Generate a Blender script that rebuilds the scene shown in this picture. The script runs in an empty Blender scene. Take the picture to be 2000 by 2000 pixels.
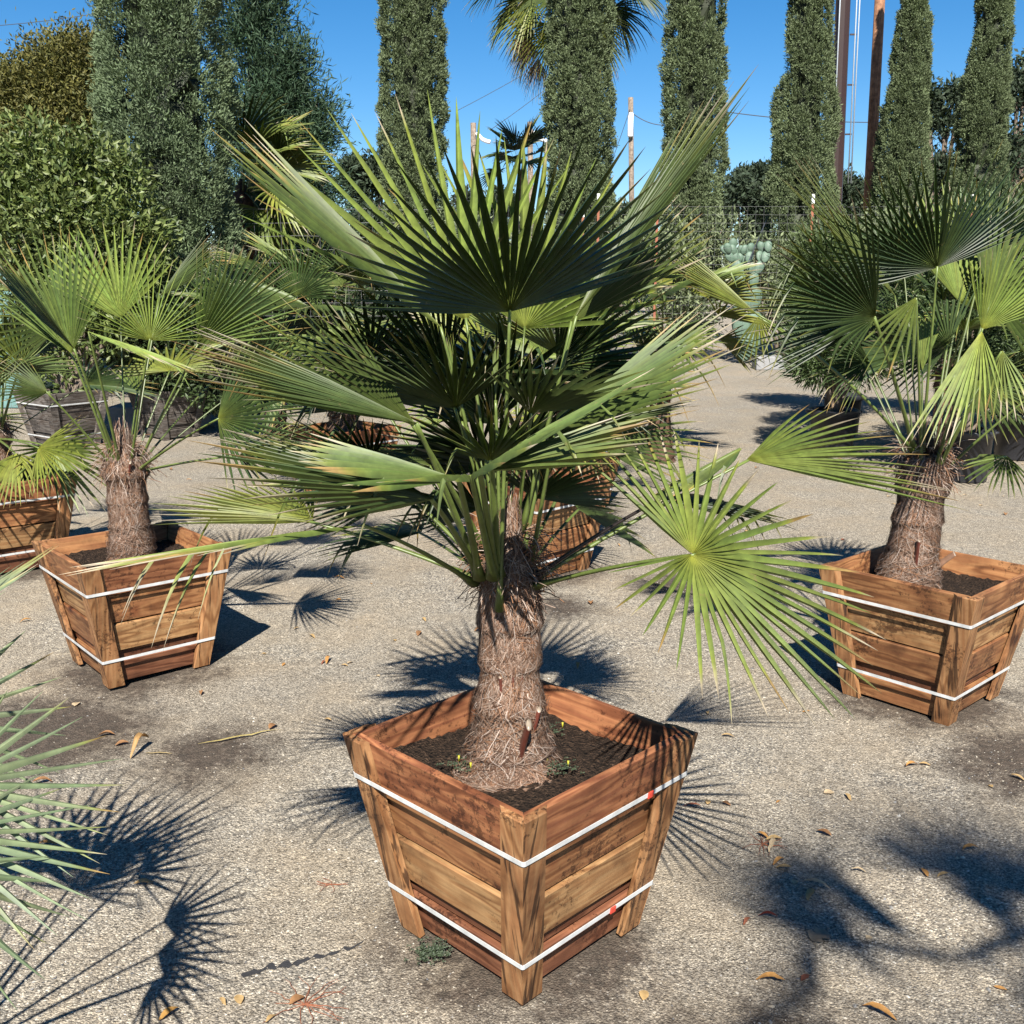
import bpy, math, random
import numpy as np
from mathutils import Vector, Matrix
R = math.radians
PI = math.pi

# ---------------------------------------------------------------- camera, sky, sun, exposure
scn = bpy.context.scene
col = scn.collection
HC, PITCH, FPX = 1.61, 0.22, 2024.6
cam_d = bpy.data.cameras.new("camera")
cam = bpy.data.objects.new("camera", cam_d)
col.objects.link(cam)
cam_d.sensor_width = 36
cam_d.lens = 36 * FPX / 2000
cam_d.clip_start = 0.05
cam_d.clip_end = 3000
cam.location = (0, 0, HC)
cam.rotation_euler = (PI / 2 - PITCH, 0, 0)
scn.camera = cam
SUN_EL, SUN_AZ = 44.5, 1.0        # the sun stands behind the photographer
w = bpy.data.worlds.new("World")
scn.world = w
w.use_nodes = True
nt = w.node_tree
sky = nt.nodes.new("ShaderNodeTexSky")
sky.sky_type = 'NISHITA'
sky.sun_disc = False
sky.sun_elevation = R(SUN_EL)
sky.sun_rotation = R(180 + SUN_AZ)
sky.altitude = 1500
sky.air_density = 1.0
sky.dust_density = 0.15
sky.ozone_density = 3.0
hs_ = nt.nodes.new("ShaderNodeHueSaturation")
hs_.inputs["Saturation"].default_value = 1.36
nt.links.new(sky.outputs[0], hs_.inputs["Color"])
nt.links.new(hs_.outputs[0], nt.nodes["Background"].inputs[0])
nt.nodes["Background"].inputs[1].default_value = 0.050
sd = bpy.data.lights.new("sun", 'SUN')
sun = bpy.data.objects.new("sun", sd)
col.objects.link(sun)
sd.energy = 5.0
sd.angle = R(0.5)
sd.color = (1.0, 0.95, 0.86)
sv = Vector((math.sin(R(SUN_AZ)) * math.cos(R(SUN_EL)), math.cos(R(SUN_AZ)) * math.cos(R(SUN_EL)), -math.sin(R(SUN_EL))))
sun.rotation_euler = sv.to_track_quat('-Z', 'Y').to_euler()
scn.view_settings.view_transform = 'Standard'
scn.view_settings.look = 'None'
scn.view_settings.gamma = 1
scn.view_settings.exposure = 1.4
scn.render.resolution_x = 1024
scn.render.resolution_y = 1024
scn.cycles.max_bounces = 6
scn.cycles.transparent_max_bounces = 4

KD = 2000 / 1932.0
def P(px, py, Y=None, Z=None, X=None):
    """a point of the place from where it shows in the (1932 px) photo and one known coordinate"""
    a = (px * KD - 1000) / FPX
    u = -(py * KD - 1000) / FPX
    d = np.array([a, math.cos(PITCH) + u * math.sin(PITCH), -math.sin(PITCH) + u * math.cos(PITCH)])
    t = Y / d[1] if Y is not None else (Z - HC) / d[2]
    return np.array([0, 0, HC]) + t * d

# ---------------------------------------------------------------- object helpers
def tag(o, label=None, cat=None, group=None, kind=None):
    if label: o["label"] = label
    if cat: o["category"] = cat
    if group: o["group"] = group
    if kind: o["kind"] = kind
    return o
def empty(name, loc, rz=0.0):
    o = bpy.data.objects.new(name, None)
    o.empty_display_size = 0.1
    col.objects.link(o)
    o.location = loc
    o.rotation_euler = (0, 0, rz)
    return o
class MB:
    """collects numpy vertex, face and colour blocks, then becomes one mesh"""
    def __init__(s):
        s.v = []; s.q = []; s.c = []; s.n = 0; s.t = []
    def add(s, V, Q=None, C=None, T=None):
        V = np.asarray(V, float).reshape(-1, 3)
        if C is None: C = np.ones((len(V), 3)) * 0.5
        C = np.asarray(C, float)
        if C.ndim == 1: C = np.tile(C, (len(V), 1))
        s.v.append(V); s.c.append(C)
        if Q is not None and len(Q): s.q.append(np.asarray(Q, int).reshape(-1, 4) + s.n)
        if T is not None and len(T): s.t.append(np.asarray(T, int).reshape(-1, 3) + s.n)
        s.n += len(V)
    def build(s, name, mat, parent=None, smooth=True, origin=None):
        V = np.concatenate(s.v); C = np.concatenate(s.c)
        if origin is not None: V = V - np.asarray(origin)
        Q = np.concatenate(s.q) if s.q else np.zeros((0, 4), int)
        T = np.concatenate(s.t) if s.t else np.zeros((0, 3), int)
        me = bpy.data.meshes.new(name)
        me.vertices.add(len(V))
        me.vertices.foreach_set("co", V.ravel())
        nl = len(Q) * 4 + len(T) * 3
        me.loops.add(nl)
        me.loops.foreach_set("vertex_index", np.concatenate([Q.ravel(), T.ravel()]).astype(np.int32))
        me.polygons.add(len(Q) + len(T))
        st = np.concatenate([np.arange(len(Q)) * 4, len(Q) * 4 + np.arange(len(T)) * 3]).astype(np.int32)
        me.polygons.foreach_set("loop_start", st)
        me.polygons.foreach_set("use_smooth", np.full(len(Q) + len(T), smooth))
        me.update(calc_edges=True)
        at = me.color_attributes.new("Col", 'FLOAT_COLOR', 'POINT')
        at.data.foreach_set("color", np.concatenate([C, np.ones((len(C), 1))], 1).ravel())
        me.materials.append(mat)
        o = bpy.data.objects.new(name, me)
        col.objects.link(o)
        if parent is not None: o.parent = parent
        if origin is not None: o.location = origin
        return o
def nrm(v):
    v = np.asarray(v, float)
    return v / (np.linalg.norm(v, axis=-1, keepdims=True) + 1e-12)
def tube(mb, pts, rad, seg=8, C=(.5, .5, .5), flat=1.0, cap=True):
    pts = np.asarray(pts, float); n = len(pts)
    rad = np.broadcast_to(np.asarray(rad, float), (n,))
    t = nrm(np.gradient(pts, axis=0))
    ref = np.array([0, 0, 1.0]) if abs(t[0][2]) < .9 else np.array([1.0, 0, 0])
    a = nrm(np.cross(t, ref)); b = np.cross(t, a)
    th = np.linspace(0, 2 * PI, seg, endpoint=False)
    V = pts[:, None] + rad[:, None, None] * (a[:, None] * np.cos(th)[None, :, None] + flat * b[:, None] * np.sin(th)[None, :, None])
    i, j = np.meshgrid(np.arange(n - 1), np.arange(seg), indexing='ij')
    j2 = (j + 1) % seg
    Q = np.stack([i * seg + j, i * seg + j2, (i + 1) * seg + j2, (i + 1) * seg + j], -1).reshape(-1, 4)
    Vv = V.reshape(-1, 3); T = None
    Cc = np.asarray(C, float)
    if Cc.ndim == 2: Cc = np.repeat(Cc, seg, 0)
    else: Cc = np.tile(Cc, (len(Vv), 1))
    if cap:
        Vv = np.concatenate([Vv, pts[:1], pts[-1:]]); Cc = np.concatenate([Cc, Cc[:1], Cc[-1:]])
        k = np.arange(seg); k2 = (k + 1) % seg
        T = np.concatenate([np.stack([np.full(seg, n * seg), k2, k], -1), np.stack([np.full(seg, n * seg + 1), (n - 1) * seg + k, (n - 1) * seg + k2], -1)])
    mb.add(Vv, Q, Cc, T)
def bez(a, b, c, n=10):
    t = np.linspace(0, 1, n)[:, None]
    return (1 - t) ** 2 * np.asarray(a) + 2 * t * (1 - t) * np.asarray(b) + t * t * np.asarray(c)
def boxm(mb, lo, hi, C=(.5, .5, .5)):
    x0, y0, z0 = lo; x1, y1, z1 = hi
    V = [(x0, y0, z0), (x1, y0, z0), (x1, y1, z0), (x0, y1, z0), (x0, y0, z1), (x1, y0, z1), (x1, y1, z1), (x0, y1, z1)]
    mb.add(V, [(0, 3, 2, 1), (4, 5, 6, 7), (0, 1, 5, 4), (1, 2, 6, 5), (2, 3, 7, 6), (3, 0, 4, 7)], np.tile(C, (8, 1)))

# ---------------------------------------------------------------- materials
class N:
    def __init__(s, name):
        s.m = bpy.data.materials.new(name); s.m.use_nodes = True
        s.t = s.m.node_tree; s.b = s.t.nodes["Principled BSDF"]; s.out = s.t.nodes["Material Output"]
    def n(s, typ, **kw):
        x = s.t.nodes.new("ShaderNode" + typ)
        for k, v in kw.items():
            if k.startswith("i_"):
                x.inputs[k[2:].replace("_", " ")].default_value = v
            else: setattr(x, k, v)
        return x
    def l(s, a, b): s.t.links.new(a, b)
    def noise(s, vec, scale, detail=4, rough=.6, dist=0.0):
        x = s.n("TexNoise"); x.inputs["Scale"].default_value = scale; x.inputs["Detail"].default_value = detail
        x.inputs["Roughness"].default_value = rough; x.inputs["Distortion"].default_value = dist
        if vec: s.l(vec, x.inputs["Vector"])
        return x
    def ramp(s, fac, stops):
        x = s.n("ValToRGB"); e = x.color_ramp.elements
        while len(e) < len(stops): e.new(.5)
        for k, (p, c) in enumerate(stops):
            e[k].position = p; e[k].color = (*c, 1) if len(c) == 3 else c
        s.l(fac, x.inputs[0]); return x
    def mix(s, fac, a, b, mode='MIX'):
        x = s.n("MixRGB", blend_type=mode)
        for i, v in zip((0, 1, 2), (fac, a, b)):
            if isinstance(v, (int, float)): x.inputs[i].default_value = v
            elif isinstance(v, tuple): x.inputs[i].default_value = (*v, 1)
            else: s.l(v, x.inputs[i])
        return x.outputs[0]
    def bump(s, h, strength=.5, dist=.01):
        x = s.n("Bump"); x.inputs["Strength"].default_value = strength; x.inputs["Distance"].default_value = dist
        s.l(h, x.inputs["Height"]); s.l(x.outputs[0], s.b.inputs["Normal"]); return x

def mat_leaf(name, rough=.42, trans=.22, spec=.5, varscale=18, tint=(1.0, 1.15, .45), spots=False):
    m = N(name)
    c = m.n("Attribute", attribute_name="Col")
    tc = m.n("TexCoord")
    nz = m.noise(tc.outputs["Object"], varscale, 3)
    r = m.ramp(nz.outputs[0], [(.3, (.42, .42, .42)), (.7, (.70, .70, .70))])
    cc = m.mix(1.0, c.outputs[0], r.outputs[0], 'MULTIPLY')
    if spots:
        n2 = m.noise(tc.outputs["Object"], 26, 6, .75); r2 = m.ramp(n2.outputs[0], [(.62, (0, 0, 0)), (.68, (.75, .75, .75))])
        cc = m.mix(r2.outputs[0], cc, (.15, .12, .05))
    m.l(cc, m.b.inputs["Base Color"])
    m.b.inputs["Roughness"].default_value = rough
    m.b.inputs["Specular IOR Level"].default_value = spec
    if trans > 0:
        tr = m.n("BsdfTranslucent"); tcx = m.mix(1.0, cc, tint, 'MULTIPLY'); m.l(tcx, tr.inputs[0])
        mx = m.n("MixShader"); mx.inputs[0].default_value = trans
        m.l(m.b.outputs[0], mx.inputs[1]); m.l(tr.outputs[0], mx.inputs[2]); m.l(mx.outputs[0], m.out.inputs[0])
    return m.m
def mat_col(name, rough=.7, spec=.3, nscale=0, bump=0.0, bscale=60, metal=0.0):
    m = N(name)
    c = m.n("Attribute", attribute_name="Col"); cc = c.outputs[0]
    tc = m.n("TexCoord")
    nz = m.noise(tc.outputs["Object"], nscale or 12, 5)
    r = m.ramp(nz.outputs[0], [(.25, (.40, .40, .40)), (.75, (.72, .72, .72))])
    m.l(m.mix(1.0, cc, r.outputs[0], 'MULTIPLY'), m.b.inputs["Base Color"])
    m.b.inputs["Roughness"].default_value = rough; m.b.inputs["Specular IOR Level"].default_value = spec
    m.b.inputs["Metallic"].default_value = metal
    if bump:
        nb = m.noise(tc.outputs["Object"], bscale, 4); m.bump(nb.outputs[0], bump, .01)
    return m.m
def mat_wood(name, c0, c1, c2, stain=0.25, rings=True, grey=0.0, vert=False):
    """sawn boards: grain along local X, knots, a different cut for each board"""
    m = N(name)
    tc = m.n("TexCoord"); oi = m.n("ObjectInfo")
    off = m.n("VectorMath", operation='MULTIPLY_ADD')
    cmb = m.n("CombineXYZ")
    for k, sc in enumerate((37.0, 11.0, 23.0)):
        mm = m.n("Math", operation='MULTIPLY'); m.l(oi.outputs["Random"], mm.inputs[0]); mm.inputs[1].default_value = sc; m.l(mm.outputs[0], cmb.inputs[k])
    m.l(tc.outputs["Object"], off.inputs[0]); off.inputs[1].default_value = (1, 1, 1); m.l(cmb.outputs[0], off.inputs[2])
    if vert:
        rotn = m.n("Mapping"); rotn.inputs["Rotation"].default_value = (0, PI / 2, 0); m.l(off.outputs[0], rotn.inputs[0]); off = rotn
    mp = m.n("Mapping"); mp.inputs["Scale"].default_value = (1.0, 7, 7); m.l(off.outputs[0], mp.inputs[0])
    warp = m.noise(mp.outputs[0], 1.1, 3, .55)                 # wide growth rings bent by knots
    wm = m.n("Math", operation='MULTIPLY'); wm.inputs[1].default_value = 42.0; m.l(warp.outputs[0], wm.inputs[0])
    sn = m.n("Math", operation='SINE'); m.l(wm.outputs[0], sn.inputs[0])
    s01 = m.n("MapRange"); m.l(sn.outputs[0], s01.inputs[0]); s01.inputs[1].default_value = -1
    rg = m.ramp(s01.outputs[0], [(0.0, c0), (.5, c1), (1.0, c2)])
    mp2 = m.n("Mapping"); mp2.inputs["Scale"].default_value = (4, 120, 120); m.l(off.outputs[0], mp2.inputs[0])
    fib = m.noise(mp2.outputs[0], 1.0, 4, .7)
    fr = m.ramp(fib.outputs[0], [(.3, (.62, .62, .62)), (.55, (1, 1, 1)), (.75, (1.15, 1.15, 1.15))])
    lr = m.ramp(s01.outputs[0], [(.0, (.52, .42, .34)), (.10, (.78, .72, .66)), (.22, (1, 1, 1))])
    c = m.mix(.8, rg.outputs[0], lr.outputs[0], 'MULTIPLY')
    c = m.mix(.8, c, fr.outputs[0], 'MULTIPLY')
    blot = m.noise(off.outputs[0], 7.0, 5, .65)
    br = m.ramp(blot.outputs[0], [(.30, (.34, .28, .25)), (.46, (.8, .74, .68)), (.62, (1.08, 1.05, 1.02))])
    c = m.mix(.8, c, br.outputs[0], 'MULTIPLY')
    # knots
    kv = m.n("TexVoronoi"); kv.inputs["Scale"].default_value = 3.4
    mp4 = m.n("Mapping"); mp4.inputs["Scale"].default_value = (1.0, 1.5, 1.0); m.l(off.outputs[0], mp4.inputs[0]); m.l(mp4.outputs[0], kv.inputs["Vector"])
    kr = m.ramp(kv.outputs["Distance"], [(.05, (.16, .08, .05)), (.085, (.62, .42, .32)), (.13, (1, 1, 1))])
    c = m.mix(.9, c, kr.outputs[0], 'MULTIPLY')
    # black weather streaks along the grain
    mp3 = m.n("Mapping"); mp3.inputs["Scale"].default_value = (5, 60, 60); m.l(off.outputs[0], mp3.inputs[0])
    st = m.noise(mp3.outputs[0], 1.0, 3, .5)
    sr = m.ramp(st.outputs[0], [(.0, (1, 1, 1)), (.64 - stain * .1, (1, 1, 1)), (.70 - stain * .1, (.12, .10, .09))])
    c = m.mix(stain, c, sr.outputs[0], 'MULTIPLY')
    sk = m.noise(off.outputs[0], 55, 5, .8); sp1 = m.noise(off.outputs[0], 4.5, 3, .6)
    skm = m.n("Math", operation='MULTIPLY'); m.l(sk.outputs[0], skm.inputs[0]); m.l(sp1.outputs[0], skm.inputs[1])
    skr = m.ramp(skm.outputs[0], [(.30, (1, 1, 1)), (.345, (.22, .18, .15))])
    c = m.mix(.8, c, skr.outputs[0], 'MULTIPLY')
    hs = m.n("HueSaturation"); m.l(c, hs.inputs["Color"])
    v = m.n("MapRange"); m.l(oi.outputs["Random"], v.inputs[0]); v.inputs[3].default_value = .46; v.inputs[4].default_value = .66; hs.inputs['Hue'].default_value = .499
    m.l(v.outputs[0], hs.inputs["Value"]); hs.inputs["Saturation"].default_value = .94 - grey
    m.l(hs.outputs[0], m.b.inputs["Base Color"])
    m.b.inputs["Roughness"].default_value = .62
    m.b.inputs["Specular IOR Level"].default_value = .3
    bm = m.n("Math", operation='ADD'); m.l(fib.outputs[0], bm.inputs[0]); m.l(s01.outputs[0], bm.inputs[1])
    m.bump(bm.outputs[0], .35, .0015)
    return m.m

M = {}
M['frond'] = mat_leaf('frond_green', rough=.50, trans=.10, spec=.38, varscale=30, spots=True)
M['blue_frond'] = mat_leaf('frond_blue', rough=.55, trans=.12, spec=.35, varscale=30)
M['petiole'] = mat_leaf('petiole_green', rough=.4, trans=0, varscale=40)
M['needle'] = mat_leaf('conifer_foliage', rough=.6, trans=.10, spec=.25, varscale=1.6)
M['leaf'] = mat_leaf('shrub_leaf', rough=.52, trans=.2, spec=.45, varscale=2.5)
M['core'] = mat_col('crown_core', rough=.9, spec=.1, nscale=6)
M['bark'] = mat_col('bark', rough=.9, spec=.15, nscale=30, bump=.6, bscale=40)
M['fibre'] = mat_col('palm_fibre', rough=.75, spec=.25, nscale=25)
M['dry'] = mat_leaf('dry_leaf', rough=.6, trans=.15, spec=.3, varscale=40, tint=(1.1, .8, .45))
M['wood_red'] = mat_wood('wood_red', (.36, .13, .045), (.46, .185, .065), (.30, .10, .036), .15)
M['wood_orange'] = mat_wood('wood_orange', (.43, .185, .058), (.50, .235, .08), (.37, .15, .048), .2)
M['wood_tan'] = mat_wood('wood_tan', (.54, .29, .105), (.60, .35, .14), (.47, .235, .08), .15)
M['wood_brown'] = mat_wood('wood_brown', (.27, .10, .042), (.33, .13, .055), (.22, .08, .035), .3)
M['wood_cleat'] = mat_wood('wood_cleat', (.46, .225, .075), (.50, .26, .10), (.40, .18, .06), .85, vert=True)
M['wood_grey'] = mat_wood('wood_grey', (.20, .17, .15), (.25, .22, .195), (.13, .11, .10), .5, grey=.2)
def simple(name, c, rough=.5, metal=0.0, spec=.5, nz=.12, bump=0.0, bs=80):
    m = N(name); tc = m.n("TexCoord"); n1 = m.noise(tc.outputs["Object"], 22, 5)
    r = m.ramp(n1.outputs[0], [(.3, tuple(x * (1 - nz) for x in c)), (.7, tuple(min(1, x * (1 + nz)) for x in c))])
    m.l(r.outputs[0], m.b.inputs["Base Color"]); m.b.inputs["Roughness"].default_value = rough
    m.b.inputs["Metallic"].default_value = metal; m.b.inputs["Specular IOR Level"].default_value = spec
    if bump:
        n2 = m.noise(tc.outputs["Object"], bs, 4); m.bump(n2.outputs[0], bump, .004)
    return m.m
M['strap'] = simple('strap_white', (.44, .45, .45), .35, nz=.22)
M['red'] = simple('strap_clip_red', (.5, .05, .03), .5)
M['pot'] = simple('black_plastic', (.020, .021, .026), .42, bump=.2, bs=8)
M['wire'] = simple('galvanised_wire', (.16, .16, .165), .5, metal=.3)
M['post'] = simple('rusty_post', (.22, .075, .04), .8)
M['post_tip'] = simple('white_post_tip', (.75, .75, .73), .6)
M['steel'] = simple('brown_steel', (.026, .012, .010), .5)
M['cable'] = simple('grey_cable', (.38, .42, .46), .5)
M['darkwire'] = simple('dark_wire', (.03, .035, .045), .6)
M['concrete'] = simple('pale_concrete', (.2, .2, .2), .8)
M['teal'] = simple('teal_panel', (.10, .19, .18), .5)
M['paleroof'] = simple('pale_roof', (.42, .42, .36), .6)
M['cactus'] = simple('cactus_pad', (.085, .135, .095), .6)
M['porcelain'] = simple('white_metal_can', (.75, .78, .8), .4)

def mat_pole(name, c):
    m = N(name); tc = m.n("TexCoord"); mp = m.n("Mapping"); mp.inputs["Scale"].default_value = (14, 14, .8); m.l(tc.outputs["Object"], mp.inputs[0])
    a = m.noise(mp.outputs[0], 1.5, 5, .7); b = m.noise(tc.outputs["Object"], 7, 4, .75)
    r = m.ramp(a.outputs[0], [(.3, tuple(x * .45 for x in c)), (.6, c), (.75, tuple(x * 1.5 for x in c))])
    r2 = m.ramp(b.outputs[0], [(.35, (.5, .42, .38)), (.6, (1.15, 1.1, 1.05))])
    m.l(m.mix(1, r.outputs[0], r2.outputs[0], 'MULTIPLY'), m.b.inputs["Base Color"]); m.b.inputs["Roughness"].default_value = .85
    m.bump(a.outputs[0], .5, .02); return m.m
M['pole'] = mat_pole('pole_wood', (.30, .155, .085))
M['oldpole'] = mat_pole('old_pole_wood', (.21, .175, .14))

def mat_soil():
    m = N('potting_soil'); tc = m.n("TexCoord"); v = tc.outputs["Object"]
    a = m.noise(v, 45, 8, .75); vo = m.n("TexVoronoi"); vo.inputs["Scale"].default_value = 130; m.l(v, vo.inputs["Vector"])
    r = m.ramp(a.outputs[0], [(.32, (.012, .008, .006)), (.55, (.040, .026, .018)), (.68, (.085, .056, .038)), (.8, (.18, .13, .09))])
    r2 = m.ramp(vo.outputs["Color"], [(.2, (.6, .6, .6)), (.9, (1.4, 1.35, 1.3))])
    m.l(m.mix(1, r.outputs[0], r2.outputs[0], 'MULTIPLY'), m.b.inputs["Base Color"]); m.b.inputs["Roughness"].default_value = .95
    m.b.inputs["Specular IOR Level"].default_value = .15
    ad = m.n("Math", operation='ADD'); m.l(a.outputs[0], ad.inputs[0]); m.l(vo.outputs["Distance"], ad.inputs[1])
    m.bump(ad.outputs[0], 1.0, .015); return m.m
M['soil'] = mat_soil()

BOXES = [(0.0213, 2.365, 0.007), (-1.607, 4.24, -0.078), (1.63, 3.88, -0.042), (-2.90, 5.82, -0.08), (0.13, 5.72, 0.0), (0.40, 7.45, 0.03), (-1.28, 7.85, 0.05)]
# places where potting soil and water have spilled on the gravel: x, y, radius
SPILLS = [(b[0], b[1], .44) for b in BOXES] + [(.30, 1.76, .38), (.62, 2.0, .20), (-.20, 1.72, .26), (.0, 1.6, .36), (.42, 1.55, .3), (-1.7, 3.55, .45), (-1.05, 3.35, .3), (1.75, 3.3, .35), (2.1, 3.05, .3), (.25, 5.0, .25), (.9, 5.4, .3)]
def mat_gravel():
    m = N('gravel'); g = m.n("NewGeometry"); v = g.outputs["Position"]
    wob = m.noise(v, 3.5, 3)
    v1 = m.n("TexVoronoi"); v1.inputs["Scale"].default_value = 165; m.l(v, v1.inputs["Vector"])
    v2 = m.n("TexVoronoi"); v2.inputs["Scale"].default_value = 320; m.l(v, v2.inputs["Vector"])
    sep = m.n("SeparateColor"); m.l(v1.outputs["Color"], sep.inputs[0])
    sep2 = m.n("SeparateColor"); m.l(v2.outputs["Color"], sep2.inputs[0])
    stone = m.ramp(sep.outputs[0], [(0, (.12, .118, .115)), (.2, (.24, .225, .20)), (.45, (.41, .37, .31)), (.7, (.52, .47, .39)), (.88, (.64, .57, .46)), (1, (.80, .76, .68))])
    fine = m.ramp(sep2.outputs[0], [(0, (.17, .15, .125)), (.4, (.36, .315, .25)), (.75, (.49, .43, .345)), (1, (.74, .68, .58))])
    big = m.noise(v, 1.3, 5, .6)
    coarse = m.ramp(big.outputs[0], [(.42, (0, 0, 0)), (.60, (1, 1, 1))])
    c = m.mix(coarse.outputs[0], fine.outputs[0], stone.outputs[0])
    e = m.ramp(v1.outputs["Distance"], [(.0, (1.15, 1.15, 1.15)), (.5, (1, 1, 1)), (.9, (.42, .40, .38))])
    c = m.mix(.8, c, e.outputs[0], 'MULTIPLY')
    # trodden dust between the stones
    dn = m.noise(v, 2.1, 6, .62); dr = m.ramp(dn.outputs[0], [(.44, (0, 0, 0)), (.66, (.62, .62, .62))])
    c = m.mix(dr.outputs[0], c, (.43, .355, .26))
    ms = m.noise(v, 30, 5, .85); mr = m.ramp(ms.outputs[0], [(.34, (.70, .69, .68)), (.5, (1, 1, 1)), (.68, (1.28, 1.27, 1.24))])
    c = m.mix(1, c, mr.outputs[0], 'MULTIPLY')
    fl = m.noise(v, 120, 3, .7); fr_ = m.ramp(fl.outputs[0], [(.36, (.45, .44, .43)), (.46, (.95, .95, .95)), (.60, (1.0, 1.0, 1.0)), (.68, (1.75, 1.73, 1.68))])
    c = m.mix(1, c, fr_.outputs[0], 'MULTIPLY')
    tone = m.noise(v, .55, 4); tr = m.ramp(tone.outputs[0], [(.3, (.54, .54, .54)), (.7, (.68, .665, .64))])
    c = m.mix(1, c, tr.outputs[0], 'MULTIPLY')
    # spilled soil, damp edges
    fac = None
    nn = m.noise(v, 6.0, 6, .7); nf = m.noise(v, 38, 4, .8)
    pert = m.n("Math", operation='MULTIPLY_ADD'); m.l(nn.outputs[0], pert.inputs[0]); pert.inputs[1].default_value = .55; pert.inputs[2].default_value = -.27
    pert2 = m.n("Math", operation='MULTIPLY_ADD'); m.l(nf.outputs[0], pert2.inputs[0]); pert2.inputs[1].default_value = .34
    m.l(pert.outputs[0], pert2.inputs[2])
    for x, y, r in SPILLS:
        d = m.n("VectorMath", operation='DISTANCE'); m.l(v, d.inputs[0]); d.inputs[1].default_value = (x, y, 0)
        a = m.n("Math", operation='ADD'); m.l(d.outputs["Value"], a.inputs[0]); m.l(pert2.outputs[0], a.inputs[1])
        k = m.n("MapRange"); m.l(a.outputs[0], k.inputs[0]); k.inputs[1].default_value = r - .02; k.inputs[2].default_value = r + .20; k.inputs[3].default_value = 1; k.inputs[4].default_value = 0
        if fac is None: fac = k.outputs[0]
        else:
            mx = m.n("Math", operation='MAXIMUM'); m.l(fac, mx.inputs[0]); m.l(k.outputs[0], mx.inputs[1]); fac = mx.outputs[0]
    fm = m.n("Math", operation='MULTIPLY'); m.l(fac, fm.inputs[0]); fm.inputs[1].default_value = .88
    soilc = m.ramp(nf.outputs[0], [(.35, (.018, .013, .010)), (.6, (.060, .043, .032)), (.75, (.15, .12, .095))])
    c = m.mix(fm.outputs[0], c, soilc.outputs[0])
    m.l(c, m.b.inputs["Base Color"]); m.b.inputs["Roughness"].default_value = .9; m.b.inputs["Specular IOR Level"].default_value = .25
    inv = m.n("Math", operation='MULTIPLY'); m.l(v1.outputs["Distance"], inv.inputs[0]); inv.inputs[1].default_value = -1
    ad = m.n("Math", operation='MULTIPLY_ADD'); m.l(v2.outputs["Distance"], ad.inputs[0]); ad.inputs[1].default_value = -.5; m.l(inv.outputs[0], ad.inputs[2])
    m.bump(ad.outputs[0], .9, .0045)
    return m.m
M['gravel'] = mat_gravel()

# ---------------------------------------------------------------- ground
rs = np.random.RandomState(5)
def ground_h(x, y):
    return .012 * np.sin(x * 1.7 + 1) * np.cos(y * 1.3) + .006 * np.sin(x * 5.1 + y * 3.3) - .010
def ground():
    xs = np.concatenate([np.array([-900, -300, -100, -40, -20]), np.linspace(-12, 14, 131), np.array([20, 40, 100, 300, 900])])
    ys = np.concatenate([np.array([-60, -20, -8, -3]), np.linspace(0, 22, 120), np.array([26, 32, 45, 80, 200, 600, 1500])])
    X, Y = np.meshgrid(xs, ys, indexing='ij')
    Z = np.where((abs(X) < 14) & (Y < 22) & (Y > 0), ground_h(X, Y), -.01)
    V = np.stack([X, Y, Z], -1).reshape(-1, 3); ny = len(ys)
    i, j = np.meshgrid(np.arange(len(xs) - 1), np.arange(ny - 1), indexing='ij')
    Q = np.stack([i * ny + j, (i + 1) * ny + j, (i + 1) * ny + j + 1, i * ny + j + 1], -1).reshape(-1, 4)
    mb = MB(); mb.add(V, Q); tag(mb.build('ground', M['gravel']), kind='structure')
ground()
def gravel_stones():
    n = 52000
    Y = 1.25 + rs.rand(n) ** 1.7 * 5.2
    X = (rs.rand(n) * 2 - 1) * (Y * .53 + .15)
    dens = np.sin(X * 2.1 + 1.3) * np.cos(Y * 1.7) + np.sin(X * 5 + Y * 4) * .4 + (X > .5) * .9
    keep = (dens + rs.randn(n) * .6) > -.25
    for bx in BOXES[:5]:
        keep &= (abs(X - bx[0]) + abs(Y - bx[1])) > .32
    X, Y = X[keep], Y[keep]; n = len(X)
    s = .0013 + .0026 * rs.rand(n) ** 2 + (rs.rand(n) > .985) * .004
    base = np.array([(1, 0, 0), (.3, .95, 0), (-.85, .5, 0), (-.7, -.7, 0), (.5, -.85, 0), (.1, .1, .75)], float)
    T0 = np.array([(0, 1, 5), (1, 2, 5), (2, 3, 5), (3, 4, 5), (4, 0, 5)])
    th = rs.rand(n) * 2 * PI
    Vb = base[None] * (1 + .35 * rs.randn(n, 6, 1)) * np.array([1, .75, .8])
    c, q = np.cos(th)[:, None], np.sin(th)[:, None]
    x = Vb[..., 0] * c - Vb[..., 1] * q; y = Vb[..., 0] * q + Vb[..., 1] * c
    V = np.stack([x, y, Vb[..., 2]], -1) * s[:, None, None] + np.stack([X, Y, ground_h(X, Y) + .0004], -1)[:, None]
    pal = np.array([(.62, .57, .48), (.48, .43, .35), (.30, .29, .28), (.76, .72, .65), (.55, .46, .34), (.15, .15, .16), (.40, .35, .28)])
    C = np.repeat(pal[rs.choice(7, n, p=[.16, .26, .16, .06, .12, .09, .15])] * (.8 + .4 * rs.rand(n, 1)), 6, 0)
    mb = MB(); mb.add(V.reshape(-1, 3), None, C, (T0[None] + (np.arange(n) * 6)[:, None, None]).reshape(-1, 3))
    tag(mb.build('loose_gravel', mat_col('pebble', .8, .3, 9), smooth=False), 'loose grey and tan gravel stones scattered over the yard', 'gravel', kind='stuff')
gravel_stones()

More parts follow.
